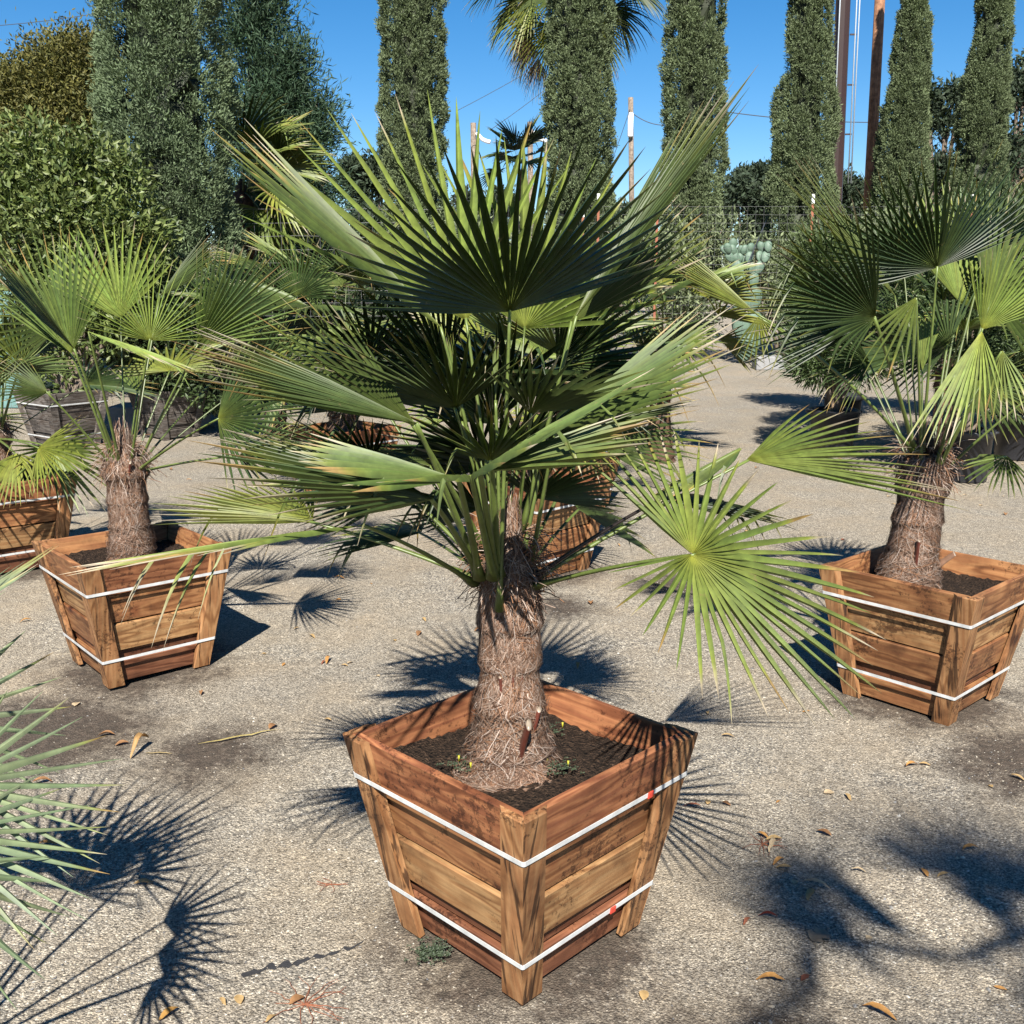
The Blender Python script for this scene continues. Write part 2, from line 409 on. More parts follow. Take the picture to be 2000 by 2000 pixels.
# ---------------------------------------------------------------- wooden planter boxes
TOP, BOT, HGT = .62, .4286, .5323
ROWS = [(.0, .24, .004), (.248, .485, -.010), (.491, .715, -.002), (.722, .80, -.017), (.808, .985, -.006)]
def mesh_prism(name, quad, y0, y1, mat, parent, mloc, lipvar=0.0, rr=None, mitre=None):
    """board: quad = 4 (u, v) corners; from depth y0 (outer) to y1 (inner), corners of the inner face drawn in by mitre"""
    cx = sum(q[0] for q in quad) / 4; cv = sum(q[1] for q in quad) / 4
    n = 7; V = []
    bev = .0022
    def ring(off_in, y, inn=0):
        out = []
        for (u, v) in quad:
            du = -np.sign(u - cx) * (off_in) ; dv = -np.sign(v - cv) * off_in
            mi = 0
            if mitre is not None and inn: mi = mitre(u) * inn
            out.append((u + du + mi, y, v + dv))
        return out
    rings = [ring(bev, y0), ring(0, y0 + bev), ring(0, y1 - .001, 1), ring(bev, y1, 1)]
    V = [p for r in rings for p in r]
    F = [(0, 1, 2, 3), (15, 14, 13, 12)]
    for k in range(3):
        for j in range(4):
            a, b = k * 4 + j, k * 4 + (j + 1) % 4
            F.append((a, a + 4, b + 4, b))
    me = bpy.data.meshes.new(name); me.from_pydata([(p[0], -p[1], p[2]) for p in V], [], [f[::-1] for f in F]); me.materials.append(mat)
    me.update()
    o = bpy.data.objects.new(name, me); col.objects.link(o); o.parent = parent; o.matrix_local = mloc
    return o
def planter(x, y, yaw, label, seed, mats=None, straps=True, clip=False, scale=1.0, soil_z=.455, sides=None):
    rr = random.Random(seed)
    root = empty('planter_box', (x, y, -.008), yaw + PI / 4)
    root.scale = (scale,) * 3
    tag(root, label, 'planter box', 'square wooden boxes holding palms' if mats is None else None)
    T = .020
    slant = math.atan2((TOP - BOT) / 2, HGT); L = HGT / math.cos(slant)
    for f in range(4):
        an = f * PI / 2
        nrmv = Vector((math.cos(an), math.sin(an), 0)); u = Vector((-math.sin(an), math.cos(an), 0))
        up = (Vector((0, 0, 1)) * math.cos(slant) + nrmv * math.sin(slant))
        out = (nrmv * math.cos(slant) - Vector((0, 0, 1)) * math.sin(slant))
        org = nrmv * (BOT / 2)
        # local axes: X along the board, Y inwards (negative = outwards), Z up the slope
        Mx = Matrix((( u.x, out.x, up.x, org.x), (u.y, out.y, up.y, org.y), (u.z, out.z, up.z, org.z), (0, 0, 0, 1)))
        hw = lambda v: (BOT / 2 + (TOP - BOT) / 2 * v / L)
        if mats is None:
            pal = ['wood_red', 'wood_orange', 'wood_tan', 'wood_brown', 'wood_brown'] if rr.random() < .65 else ['wood_orange', 'wood_tan', 'wood_orange', 'wood_red', 'wood_orange']
            if seed == 2: pal = ['wood_orange', 'wood_tan', 'wood_orange', 'wood_brown', 'wood_orange']
        else: pal = [mats] * 5
        for k, (a, b, pr) in enumerate(ROWS):
            v1, v0 = L * (1 - a) - .0015, L * (1 - b)
            dpt = T - pr + rr.uniform(-.001, .001)
            i = dpt + .0005
            g = rr.uniform(-.0015, .0015)
            quad = [(-(hw(v0) - i), v0 + g), (hw(v0) - i, v0 - g), (hw(v1) - i, v1 - rr.uniform(0, .003)), (-(hw(v1) - i), v1 - rr.uniform(0, .003))]
            mesh_prism('board', quad, dpt, dpt + .018, M[pal[k]], root, Mx, mitre=lambda uu: -np.sign(uu) * .018)
        for s in (-1, 1):
            cw = .068
            top = L + rr.uniform(-.004, .004); b0 = rr.uniform(-.002, .004)
            quad = [(s * (hw(b0) - .0006), b0), (s * (hw(b0) - cw), b0), (s * (hw(top) - cw), top), (s * (hw(top) - .0006), top)]
            if s > 0: quad = [quad[1], quad[0], quad[3], quad[2]]
            mesh_prism('corner_cleat', quad, 0.0, T - .0008, M['wood_cleat'] if mats is None else M[mats], root, Mx, mitre=lambda uu, s=s, q=quad: (-s * T if abs(uu) > abs(sum(a[0] for a in q) / 4) else 0))
    if straps:
        for zf in (.80, .235):
            z = HGT * zf; hh = (BOT + (TOP - BOT) * zf) / 2 + .0015; ch = .006
            pts = []
            for k in range(4):
                a = k * PI / 2 + PI / 4
                c = Vector((math.cos(a), math.sin(a), 0)) * hh * math.sqrt(2)
                ta = Vector((math.cos(a - PI / 4 - PI / 2), math.sin(a - PI / 4 - PI / 2), 0))
                tb = Vector((math.cos(a + PI / 4 + PI / 2), math.sin(a + PI / 4 + PI / 2), 0))
                pts += [c + ta * ch, c + (ta + tb) * ch * .3, c + tb * ch]
            V = []; n = len(pts); sh = .0058
            for p in pts:
                d = Vector((p.x, p.y, 0)).normalized()
                for (o_, zz) in ((0, -sh), (.0018, -sh), (.0018, sh), (0, sh)):
                    q = p + d * o_ * 1.3; V.append((q.x * (1 + zz * .34), q.y * (1 + zz * .34), z + zz + .0 * rr.random()))
            F = []
            for k in range(n):
                for j in range(4):
                    a, b = k * 4 + j, k * 4 + (j + 1) % 4; c_, d_ = ((k + 1) % n) * 4 + (j + 1) % 4, ((k + 1) % n) * 4 + j
                    F.append((a, d_, c_, b))
            me = bpy.data.meshes.new('strap'); me.from_pydata(V, [], F); me.materials.append(M['strap'])
            o = bpy.data.objects.new('strap', me); col.objects.link(o); o.parent = root
            if clip:
                mb = MB(); yy = .13 if zf > .5 else .065
                boxm(mb, (-.0005, yy, -.008), (.0035, yy + .018, .008))
                oc = mb.build('strap_clip', M['red'], o, smooth=False); oc.rotation_euler = (0, math.atan(.18), -PI / 2)
                oc.location = (yy * 0 - 0, -(hh + .0022), z)
                oc.location = (0, -(hh + .0020), z)
    # soil
    n = 46; zz = soil_z; hf = (BOT + (TOP - BOT) * zz / HGT) / 2 - .036
    g = np.linspace(-hf, hf, n); X, Y = np.meshgrid(g, g, indexing='ij'); r_ = np.random.RandomState(seed)
    Zs = zz + .010 * np.sin(X * 13 + seed) * np.cos(Y * 11) + r_.rand(n, n) * .010 - .02 * np.exp(-(X ** 2 + Y ** 2) / .03) + .02 * np.exp(-(X ** 2 + Y ** 2) / .03)
    i, j = np.meshgrid(np.arange(n - 1), np.arange(n - 1), indexing='ij')
    mb = MB(); mb.add(np.stack([X, Y, Zs], -1).reshape(-1, 3), np.stack([i * n + j, (i + 1) * n + j, (i + 1) * n + j + 1, i * n + j + 1], -1).reshape(-1, 4))
    mb.build('soil', M['soil'], root)
    return root
planter(*BOXES[0], 'largest orange wood planter box nearest the camera, in the middle, with red strap clips', 1, clip=True)
planter(*BOXES[1], 'orange wood planter box left of the centre one, standing on dark spilled soil', 6)
planter(*BOXES[2], 'orange wood planter box at the right edge with dark stained front corner', 2)
planter(*BOXES[3], 'orange wood planter box cut off by the left edge with striped leaf shadows', 11)
planter(*BOXES[4], 'striped shaded wood planter box just behind the trunk of the front palm', 13)
planter(*BOXES[5], 'orange wood planter box behind the one hidden by the front palm', 17)
planter(*BOXES[6], 'orange wood planter box almost hidden by low fronds left of the front palm', 19)

# ---------------------------------------------------------------- palm fronds
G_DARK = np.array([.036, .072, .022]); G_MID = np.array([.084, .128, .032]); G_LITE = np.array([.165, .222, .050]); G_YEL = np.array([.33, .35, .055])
TIP1 = np.array([.42, .27, .10]); TIP2 = np.array([.55, .46, .34])
def blade_mesh(hub, A, S, Rr, span=(80, 80), n=34, color=G_MID, yel=.25, burn=.25, droop=.10, split=.48, fold=0.0, hang=0.08, seed=0, wide=1.0, falloff=.25, pleat=.95, ns=13, mb=None, tipw=.45, bend=None, tex=.75):
    r_ = np.random.RandomState(seed)
    A = nrm(A); S = nrm(S - A * np.dot(A, S)); Nn = np.cross(A, S)
    mb = mb or MB()
    phis = np.linspace(-R(span[0]), R(span[1]), n); dph = (phis[1] - phis[0])
    t = np.linspace(0, 1, ns)
    down = np.array([0, 0, -1.0])
    q = max(R(span[0]), R(span[1]), .6)
    for k, ph in enumerate(phis):
        ph = ph + r_.uniform(-.12, .12) * dph
        fo = R(fold)
        D = A * math.cos(ph) + (S * math.cos(fo) + Nn * math.sin(fo) * (1 if ph > 0 else -1) * 1.0) * math.sin(ph)
        Tt = -A * math.sin(ph) + (S * math.cos(fo) + Nn * math.sin(fo) * (1 if ph > 0 else -1)) * math.cos(ph)
        D = nrm(D); Tt = nrm(Tt); U = nrm(np.cross(D, Tt))
        L = Rr * (1 - falloff * (abs(ph) / q) ** 2) * r_.uniform(.93, 1.05)
        hangs = r_.rand() < hang
        kink = r_.uniform(.5, .75) if hangs else 2.0
        dr = droop * r_.uniform(.5, 1.5)
        # centreline by integrating the direction
        pos = np.zeros((ns, 3)); dirs = np.zeros((ns, 3)); d = D.copy(); p = np.array(hub, float) + D * .004
        side = Tt * r_.uniform(-.06, .06) + U * r_.uniform(-.05, .05)
        for i_ in range(ns):
            pos[i_] = p; dirs[i_] = d
            st = L / (ns - 1)
            dd = down * dr * (t[i_] ** 1.5) * (st / .04) * .35 * (1 - abs(d[2]) * .5) + side * t[i_] * .12
            if bend is not None: dd = dd + np.asarray(bend) * t[i_] * .1
            if hangs and t[i_] > kink: dd = dd + down * 1.3 * (1 - abs(min(0, d[2])))
            d = nrm(d + dd); p = p + d * st
        sp = split * r_.uniform(.62, .98)
        r0 = t * L; ws = sp * L * abs(dph) * wide
        w_ = np.where(t < sp, r0 * abs(dph) * wide * np.where(t < sp * .85, 1.02, 1.0), ws * np.clip(1 - ((t - sp) / (1 - sp)), 0, 1) ** tex)
        w_ = np.where(t < sp, w_, np.maximum(w_, 0.0004)); w_[0] = .001
        W = w_[:, None] / 2
        pl = pleat * (1 - .35 * t)[:, None]
        side_v = nrm(np.cross(dirs, U))
        uu = nrm(np.cross(side_v, dirs))
        if np.dot(uu[0], U) < 0: uu = -uu
        Cc = pos + uu * W * pl * 1.0
        Lf = pos - side_v * W - uu * W * pl; Rt = pos + side_v * W - uu * W * pl
        V = np.stack([Lf, Cc, Rt], 1).reshape(-1, 3)
        i_ = np.arange(ns - 1)
        Q = np.concatenate([np.stack([i_ * 3, i_ * 3 + 1, i_ * 3 + 4, i_ * 3 + 3], -1), np.stack([i_ * 3 + 1, i_ * 3 + 2, i_ * 3 + 5, i_ * 3 + 4], -1)])
        base = color * r_.uniform(.85, 1.15) * np.array([r_.uniform(.93, 1.08), 1, r_.uniform(.9, 1.1)])
        yf = (yel * np.exp(-t / .10) + .0)[:, None]
        cc = base * (1 - yf) + G_YEL * 1.15 * yf
        # yellowing margin and burnt tip
        b = r_.rand()
        if b < burn + .35:
            ts = 1 - r_.uniform(.05, .16) * (1 + 2.0 * burn * r_.rand())
            ty = ts - .12
            f1 = np.clip((t - ty) / .12, 0, 1)[:, None] * .6; cc = cc * (1 - f1) + G_YEL * f1
            f2 = np.clip((t - ts) / .06, 0, 1)[:, None]; tipc = TIP1 if r_.rand() < .45 else TIP2
            cc = cc * (1 - f2) + tipc * r_.uniform(.7, 1.2) * f2
        cE = cc * .74  # pleat shade put into the colour: valley edges darkened, midrib naturally paler
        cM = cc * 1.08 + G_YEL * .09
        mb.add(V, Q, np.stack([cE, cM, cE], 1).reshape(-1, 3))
    return mb
def petiole_mesh(a, h, into, r0=.0105, r1=.0055, c=G_LITE, lift=.0, seed=0):
    r_ = random.Random(seed)
    a = np.array(a, float); h = np.array(h, float); L = np.linalg.norm(h - a)
    ctrl = (a + h) / 2 + np.array([0, 0, 1.0]) * L * lift - nrm(into) * L * .0
    pts = bez(a, ctrl, h, 14)
    mb = MB(); rad = r0 + (r1 - r0) * np.linspace(0, 1, 14) ** .7
    rad[:2] *= np.array([1.8, 1.25])
    cc = np.linspace(0, 1, 14)[:, None]; C = c * (.75 + .35 * cc)
    tube(mb, pts, rad, 8, C, flat=.62)
    return mb
class Palm:
    def __init__(s, x, y, z0, zt, rad, label, seed=1, hairs=2500, lean=(0, 0), name='fan_palm', kind='green', skirt=.4, tall=False, group='fan palms growing in the yard'):
        s.root = empty(name, (x, y, z0)); tag(s.root, label, 'palm tree', group)
        s.o = np.array([x, y, z0]); s.top = np.array([x + lean[0], y + lean[1], zt]); s.seed = seed; s.k = 0
        s.rad = rad
        s.mat = M['blue_frond'] if kind == 'blue' else M['frond']
        s.tall = tall
        s.trunk(z0, zt, rad, hairs, skirt)
    def axis(s, z):
        f = (z - s.o[2]) / (s.top[2] - s.o[2]); f = min(max(f, 0), 1.4)
        return s.o + (s.top - s.o) * f
    def trunk(s, z0, zt, rad, hairs, skirt):
        r_ = np.random.RandomState(s.seed); nz, na = 72, 40
        zz = np.linspace(0, 1, nz); th = np.linspace(0, 2 * PI, na, endpoint=False)
        prof = rad * (1.0 + (1.0 if s.tall else .75) * np.exp(-zz / .17) * skirt / .4 + .10 * np.sin(zz * 23 + s.seed) * .4 - .06 * zz + .18 * np.exp(-((zz - .82) / .1) ** 2))
        tier = (zz * (H_ := (zt - z0)) / .105 + .35) % 1.0
        prof = prof * (1.09 - .16 * tier)
        if s.tall: prof = prof * np.where(zz > .74, 1 - .5 * (zz - .74) / .26, 1.0) * (1 + .10 * np.exp(-((zz - .66) / .05) ** 2))
        prof = np.where(zz > .93, prof * (1 - ((zz - .93) / .07) * .6), prof)
        H = zt - z0
        rr = prof[:, None] * (1 + .05 * r_.randn(nz, na) + .06 * np.sin(3 * th[None] + zz[:, None] * 9 + s.seed))
        ax = s.o[None] + (s.top - s.o)[None] * zz[:, None]
        V = np.stack([ax[:, 0:1] + rr * np.cos(th), ax[:, 1:2] + rr * np.sin(th), np.repeat(ax[:, 2:3], na, 1) - .02], -1)
        i, j = np.meshgrid(np.arange(nz - 1), np.arange(na), indexing='ij'); j2 = (j + 1) % na
        Q = np.stack([i * na + j, i * na + j2, (i + 1) * na + j2, (i + 1) * na + j], -1).reshape(-1, 4)
        C = np.array([.13, .07, .042]) * (.7 + .5 * r_.rand(nz * na, 1))
        mb = MB(); mb.add(V.reshape(-1, 3), Q, C)
        tube(mb, [ax[-1] - [0, 0, .04], ax[-1] + [0, 0, .05]], [prof[-1], prof[-1] * .3], 12, (.12, .08, .05))
        mb.build('trunk', M['fibre'], s.root, origin=None).matrix_parent_inverse = s.root.matrix_world.inverted() if False else Matrix.Translation(-Vector(s.o))
        # fibres
        n = hairs; m_ = 7
        z = r_.rand(n) ** .9; a = r_.rand(n) * 2 * PI
        strands = np.zeros((n, m_, 3)); da = r_.randn(n) * np.where(r_.rand(n) < .3, .30, .07); L = .035 + .09 * r_.rand(n); L = np.where(r_.rand(n) < .15, L + .06, L)
        up = r_.rand(n) < .25
        hangb = (z < .22) & (r_.rand(n) < .6)
        rad0 = np.interp(z, zz, prof)
        off = .001 + .007 * r_.rand(n)
        for q in range(m_):
            f = q / (m_ - 1)
            dz = np.where(up, 1, -1) * L * f
            zc = z * H + dz * .8
            a = a + da + r_.randn(n) * .05
            if True:
                rc = np.interp(np.clip(zc / H, 0, 1), zz, prof) + off * (1 + 1.3 * np.sin(f * PI)) + np.where(hangb, f * .020, 0) + np.where(z > .85, f * .008 * r_.rand(n), 0)
            axx = s.o[None] + (s.top - s.o)[None] * np.clip(zc / H, 0, 1.05)[:, None]
            strands[:, q] = np.stack([axx[:, 0] + rc * np.cos(a), axx[:, 1] + rc * np.sin(a), np.maximum(z0 + zc - .02, z0 - .004 + .01 * r_.rand(n))], -1)
        wd = (.0004 + .0006 * r_.rand(n))[:, None, None]
        tg = nrm(np.gradient(strands, axis=1))
        rad_v = strands - s.o[None, None]; rad_v[..., 2] = 0; rad_v = nrm(rad_v)
        sd_ = nrm(np.cross(tg, rad_v)) * wd
        V = np.stack([strands - sd_, strands + sd_], 2).reshape(-1, 3)
        bidx = (np.arange(n) * m_ * 2)[:, None, None]; q_ = (np.arange(m_ - 1) * 2)[None, :, None]
        Q = (bidx + q_ + np.array([0, 1, 3, 2])[None, None]).reshape(-1, 4)
        pal = np.array([(.30, .185, .13), (.43, .31, .24), (.15, .08, .05), (.56, .45, .38), (.34, .17, .09)])
        C = np.repeat(pal[r_.choice(5, n, p=[.32, .24, .24, .08, .12])] * (.7 + .5 * r_.rand(n, 1)), m_ * 2, 0)
        mb = MB(); mb.add(V, Q, C)
        # loose curled fibres round the crown
        k = min(500, n // 20)
        for _ in range(k):
            aa = r_.rand() * 2 * PI; zc = z0 + H * r_.uniform(.72, 1.02); ax_ = s.axis(zc); d = np.array([math.cos(aa), math.sin(aa), r_.uniform(-.2, .9)])
            p0 = ax_ + np.array([math.cos(aa), math.sin(aa), 0]) * rad * .8
            l_ = r_.uniform(.02, .06)
            pts = bez(p0, p0 + d * l_, p0 + d * l_ * 1.2 + np.array([r_.uniform(-.04, .04), r_.uniform(-.04, .04), -r_.rand() * .07]), 6)
            tube(mb, pts, r_.uniform(.0006, .0012), 3, pal[r_.choice(5)] * 1.1, cap=False)
        f = mb.build('trunk_fibre', M['fibre'], s.root); f.matrix_parent_inverse = Matrix.Translation(-Vector(s.o)); tag(f, kind='stuff')
    def stub(s, ang, z, L=.12, tilt=.5, c=(.16, .045, .03), w_=.016, cut=(.42, .34, .26)):
        ax = s.axis(z); d = np.array([math.cos(ang), math.sin(ang), 0]); t_ = np.array([-d[1], d[0], 0])
        a = ax + d * s.rad * .95; b = a + d * L * math.sin(tilt) + np.array([0, 0, L * math.cos(tilt)])
        mb = MB(); tube(mb, [a - [0, 0, .02], a, (a + b) / 2, b, b + (b - a) * .02], [w_ * 1.5, w_ * 1.3, w_, w_ * .8, w_ * .78], 8, np.array([c, c, c, c, cut]), flat=.4)
        o = mb.build('leaf_base', M['petiole'], s.root); o.matrix_parent_inverse = Matrix.Translation(-Vector(s.o))
    def frond(s, hub, tip, side, span=(80, 80), n=34, base=None, lift=.04, pc=None, **kw):
        hub = P(hub[0], hub[1], Y=hub[2]) if len(hub) == 3 else np.array(hub[:3])
        tip = P(tip[0], tip[1], Y=tip[2]) if len(tip) == 3 else np.array(tip[:3])
        side = P(side[0], side[1], Y=side[2]) if len(side) == 3 else np.array(side[:3])
        s._frond(hub, tip - hub, side - hub, np.linalg.norm(tip - hub), span, n, base, lift, pc, **kw)
    def _frond(s, hub, A, S, Rr, span, n, base, lift, pc, **kw):
        s.k += 1
        kw.setdefault('seed', s.seed * 100 + s.k)
        label = kw.pop('label', None)
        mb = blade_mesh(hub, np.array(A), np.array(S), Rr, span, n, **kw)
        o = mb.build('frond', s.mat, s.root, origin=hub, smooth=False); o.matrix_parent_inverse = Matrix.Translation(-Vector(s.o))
        if label: o['label'] = label
        c = s.axis(s.top[2] - .02)
        if base is None:
            d = hub - c; d[2] = 0; dn = nrm(d)
            base = c + dn * min(s.rad * .75, np.linalg.norm(d)) + np.array([0, 0, -.10 * min(1, np.linalg.norm(d) / .4)])
        else: base = P(base[0], base[1], Y=base[2]) if len(base) == 3 else np.array(base[:3])
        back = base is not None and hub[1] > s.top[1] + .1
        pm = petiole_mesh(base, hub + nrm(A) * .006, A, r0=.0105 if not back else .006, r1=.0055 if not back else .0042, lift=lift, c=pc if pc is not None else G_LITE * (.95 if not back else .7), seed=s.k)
        p = pm.build('petiole', M['petiole'], o, origin=hub)
        p.location = (0, 0, 0)
        return o
    def random_crown(s, n, H=.5, Rl=.5, seed=3, elev=(75, -15), colors=(G_MID, G_LITE, G_DARK), az=(0, 360), nseg=26, **kw):
        r_ = np.random.RandomState(seed)
        for k in range(n):
            a = R(az[0] + (az[1] - az[0]) * ((k * .618034) % 1.0) + r_.uniform(-12, 12)); e = R(elev[0] + (elev[1] - elev[0]) * (k + .5) / n + r_.uniform(-8, 8))
            d = np.array([math.cos(a) * math.cos(e), math.sin(a) * math.cos(e), math.sin(e)])
            hub = s.top + d * H * r_.uniform(.85, 1.15) + np.array([0, 0, -.02])
            e2 = e - R(r_.uniform(15, 45)); A = np.array([math.cos(a) * math.cos(e2), math.sin(a) * math.cos(e2), math.sin(e2)])
            S = np.array([-math.sin(a), math.cos(a), r_.uniform(-.3, .3)])
            lo = kw.get('span', (95, 95))
            kk = dict(kw); kk.pop('span', None)
            s._frond(hub, A, S, Rl * r_.uniform(.85, 1.1), lo, nseg, None, .05, None, **{**dict(color=colors[r_.randint(len(colors))], fold=r_.uniform(5, 25), droop=r_.uniform(.1, .3), ns=9), **kk})

#=====PALMS=====
mp = Palm(-.005, 2.36, .445, 1.04, .057, 'biggest fan palm in front, growing in the middle planter box', seed=1, hairs=26000, skirt=.42, tall=True)
F = mp.frond
D_ = G_DARK; Mi = G_MID; Li = G_LITE
# upper fan facing the camera, leaning towards the sun
F((962, 588, 2.20), (957, 262, 1.86), (1290, 560, 2.26), (86, 86), 32, base=(942, 1150, 2.275), color=D_ * 1.1, fold=8, droop=-.02, burn=.10, yel=.5, split=.5, hang=.02, lift=.0)
# tall pale fan behind it on the left
F((880, 604, 2.45), (772, 185, 2.80), (1150, 560, 2.60), (56, 40), 17, base=(935, 1000, 2.40), color=Li * 1.35, droop=.0, burn=.05, yel=.7, split=.45, hang=.0, falloff=.15, lift=.0, pleat=1.1)
F((990, 620, 2.62), (1015, 268, 2.92), (1300, 560, 2.8), (62, 74), 22, base=(960, 980, 2.42), color=Li * 1.3, droop=.03, burn=.1, yel=.5, split=.5, hang=.03, pleat=1.1)
# long folded fan to the upper right
F((1085, 600, 2.35), (1374, 152, 2.45), (1120, 690, 1.95), (22, 30), 14, base=(985, 1000, 2.40), color=Mi * 1.1, droop=.0, burn=.3, yel=.3, split=0.42, hang=0, falloff=.1, pleat=1.1)
F((1075, 610, 2.45), (1300, 375, 2.5), (1180, 700, 2.3), (16, 30), 14, base=(985, 1060, 2.40), color=Mi, droop=.02, burn=.5, yel=.3, split=.6, hang=.05)
# long folded fan to the upper left
F((835, 620, 2.40), (425, 232, 2.28), (800, 690, 2.0), (16, 26), 12, base=(925, 990, 2.42), color=Mi * .9, droop=.0, burn=.25, yel=.3, split=0.45, hang=0, falloff=.1, pleat=1.1)
# left middle
F((790, 800, 2.12), (345, 662, 1.90), (705, 700, 2.35), (18, 26), 17, base=(900, 1075, 2.34), color=Mi * 1.2, droop=.02, burn=.75, yel=.3, split=0.5, hang=.02, falloff=.12, pleat=1.2)
F((785, 805, 2.20), (460, 622, 2.1), (800, 690, 2.3), (8, 36), 13, base=(915, 1040, 2.40), color=Mi * .9, droop=.02, burn=.35, yel=.3, split=0.45, hang=.05, falloff=.25, pleat=1.2)
# left low
F((818, 942, 1.98), (385, 868, 1.72), (800, 860, 2.4), (35, 70), 24, base=(905, 1088, 2.30), color=Mi, droop=.06, burn=.6, yel=.35, split=0.42, hang=.08, pleat=1.2)
F((690, 990, 1.98), (140, 1072, 1.68), (689, 991, 1.62), (34, 38), 20, base=(893, 1100, 2.32), color=Li * 1.05, droop=.03, burn=.9, yel=.6, split=0.5, hang=.22, falloff=.1)
F((590, 985, 2.40), (288, 938, 2.42), (560, 900, 2.75), (28, 76), 20, base=(895, 1090, 2.38), color=(G_YEL + Li) * .45, droop=.05, burn=.5, yel=1.0, split=0.42, hang=.04, pleat=1.2)
F((815, 880, 2.3), (520, 830, 2.35), (760, 830, 2.7), (45, 60), 26, base=(905, 1080, 2.36), color=Mi * .9, droop=.12, burn=.5, yel=.35, split=.5, hang=.15)
# right middle
F((1045, 812, 2.24), (1395, 612, 2.12), (1010, 720, 2.55), (30, 32), 18, base=(1000, 1080, 2.36), color=Mi * 1.2, droop=.03, burn=.7, yel=.3, split=0.48, hang=.03, falloff=.12, pleat=1.3)
F((1040, 830, 2.20), (1315, 750, 2.15), (1050, 800, 2.6), (40, 30), 14, base=(1000, 1080, 2.36), color=Mi * .8, droop=.12, burn=.6, yel=.3, split=0.45, hang=.08, pleat=1.2)
# low in front, seen edge on
F((888, 898, 2.02), (890, 905, 1.74), (1235, 800, 2.0), (96, 96), 20, base=(930, 1090, 2.26), color=Mi * 1.25, droop=.02, fold=14, burn=.45, yel=.4, split=0.5, hang=.12, falloff=-.55, pleat=0.8)
F((870, 905, 1.98), (560, 850, 1.85), (860, 960, 1.8), (22, 30), 12, base=(905, 1090, 2.28), color=Mi * 1.3, droop=.05, burn=.5, yel=.3, split=.7, hang=.1, falloff=.1)
F((900, 890, 2.0), (1225, 795, 1.95), (930, 960, 1.8), (16, 26), 9, base=(935, 1090, 2.28), color=Li * .95, droop=.03, burn=.5, yel=.3, split=.7, hang=.1, falloff=.1)
F((720, 760, 2.6), (480, 700, 2.4), (740, 660, 2.35), (50, 50), 22, base=(915, 1075, 2.40), color=D_, droop=.06, burn=.4, yel=.2, split=.55, hang=.1)
F((930, 800, 2.65), (800, 620, 2.45), (1060, 660, 2.45), (60, 60), 24, base=(940, 960, 2.44), color=D_ * .9, droop=.05, burn=.2, yel=.2, split=.55, hang=.1)
F((760, 930, 2.5), (560, 920, 2.6), (760, 850, 2.7), (60, 60), 22, base=(905, 1085, 2.40), color=D_ * 1.1, droop=.1, burn=.4, yel=.2, split=.55, hang=.15)
F((925, 870, 2.1), (980, 770, 1.95), (1100, 840, 2.1), (60, 75), 16, base=(940, 1085, 2.28), color=Li * .9, droop=.1, burn=.6, yel=.5, split=.5, hang=.3, falloff=.3)
# low star on the right
F((1306, 1046, 1.95), (1632, 1096, 2.10), (1318, 1262, 1.70), (128, 158), 40, base=(1012, 1105, 2.30), color=Li * 1.15, droop=.02, burn=.45, yel=1.1, split=.27, hang=.03, falloff=.50, wide=1.45, lift=.03, tex=.5)
F((1408, 868, 2.40), (1785, 892, 2.62), (1400, 1020, 2.1), (40, 14), 18, base=(1012, 1090, 2.36), color=Li * 1.35, droop=.04, burn=.85, yel=1.0, split=0.42, hang=.06, lift=.02, pleat=1.2)
F((1240, 942, 2.25), (1490, 962, 2.35), (1240, 990, 1.95), (38, 45), 20, base=(1000, 1095, 2.34), color=G_DARK * .7, droop=.25, burn=.5, yel=.1, split=.5, hang=.35, pc=np.array([.03, .022, .02]))
F((1400, 845, 2.30), (1240, 948, 2.2), (1400, 900, 2.0), (30, 40), 12, base=(1240, 942, 2.24), color=Mi * .8, droop=.05, burn=.5, yel=.6, split=.6, hang=.2)
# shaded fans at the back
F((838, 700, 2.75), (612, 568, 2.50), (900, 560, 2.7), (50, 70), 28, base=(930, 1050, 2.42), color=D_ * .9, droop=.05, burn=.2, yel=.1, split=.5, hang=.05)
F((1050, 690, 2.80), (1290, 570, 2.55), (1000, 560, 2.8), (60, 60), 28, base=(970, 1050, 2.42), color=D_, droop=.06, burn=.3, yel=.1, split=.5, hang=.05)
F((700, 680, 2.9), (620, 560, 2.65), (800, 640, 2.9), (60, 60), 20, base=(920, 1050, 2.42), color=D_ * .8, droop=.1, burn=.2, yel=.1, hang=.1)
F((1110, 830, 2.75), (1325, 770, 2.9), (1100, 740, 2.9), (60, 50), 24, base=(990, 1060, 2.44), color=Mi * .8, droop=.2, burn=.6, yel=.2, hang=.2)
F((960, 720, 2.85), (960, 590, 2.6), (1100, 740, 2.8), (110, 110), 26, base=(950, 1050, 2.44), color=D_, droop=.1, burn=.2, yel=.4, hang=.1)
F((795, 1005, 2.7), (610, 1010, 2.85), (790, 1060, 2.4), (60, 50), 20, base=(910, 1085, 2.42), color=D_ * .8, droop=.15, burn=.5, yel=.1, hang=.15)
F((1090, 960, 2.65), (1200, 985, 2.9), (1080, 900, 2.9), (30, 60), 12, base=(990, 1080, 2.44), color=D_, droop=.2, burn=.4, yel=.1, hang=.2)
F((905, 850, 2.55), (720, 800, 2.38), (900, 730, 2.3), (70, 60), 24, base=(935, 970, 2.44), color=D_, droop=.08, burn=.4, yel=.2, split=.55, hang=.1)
F((985, 850, 2.58), (1120, 760, 2.38), (960, 730, 2.3), (70, 60), 24, base=(955, 970, 2.44), color=D_, droop=.08, burn=.4, yel=.2, split=.55, hang=.1)
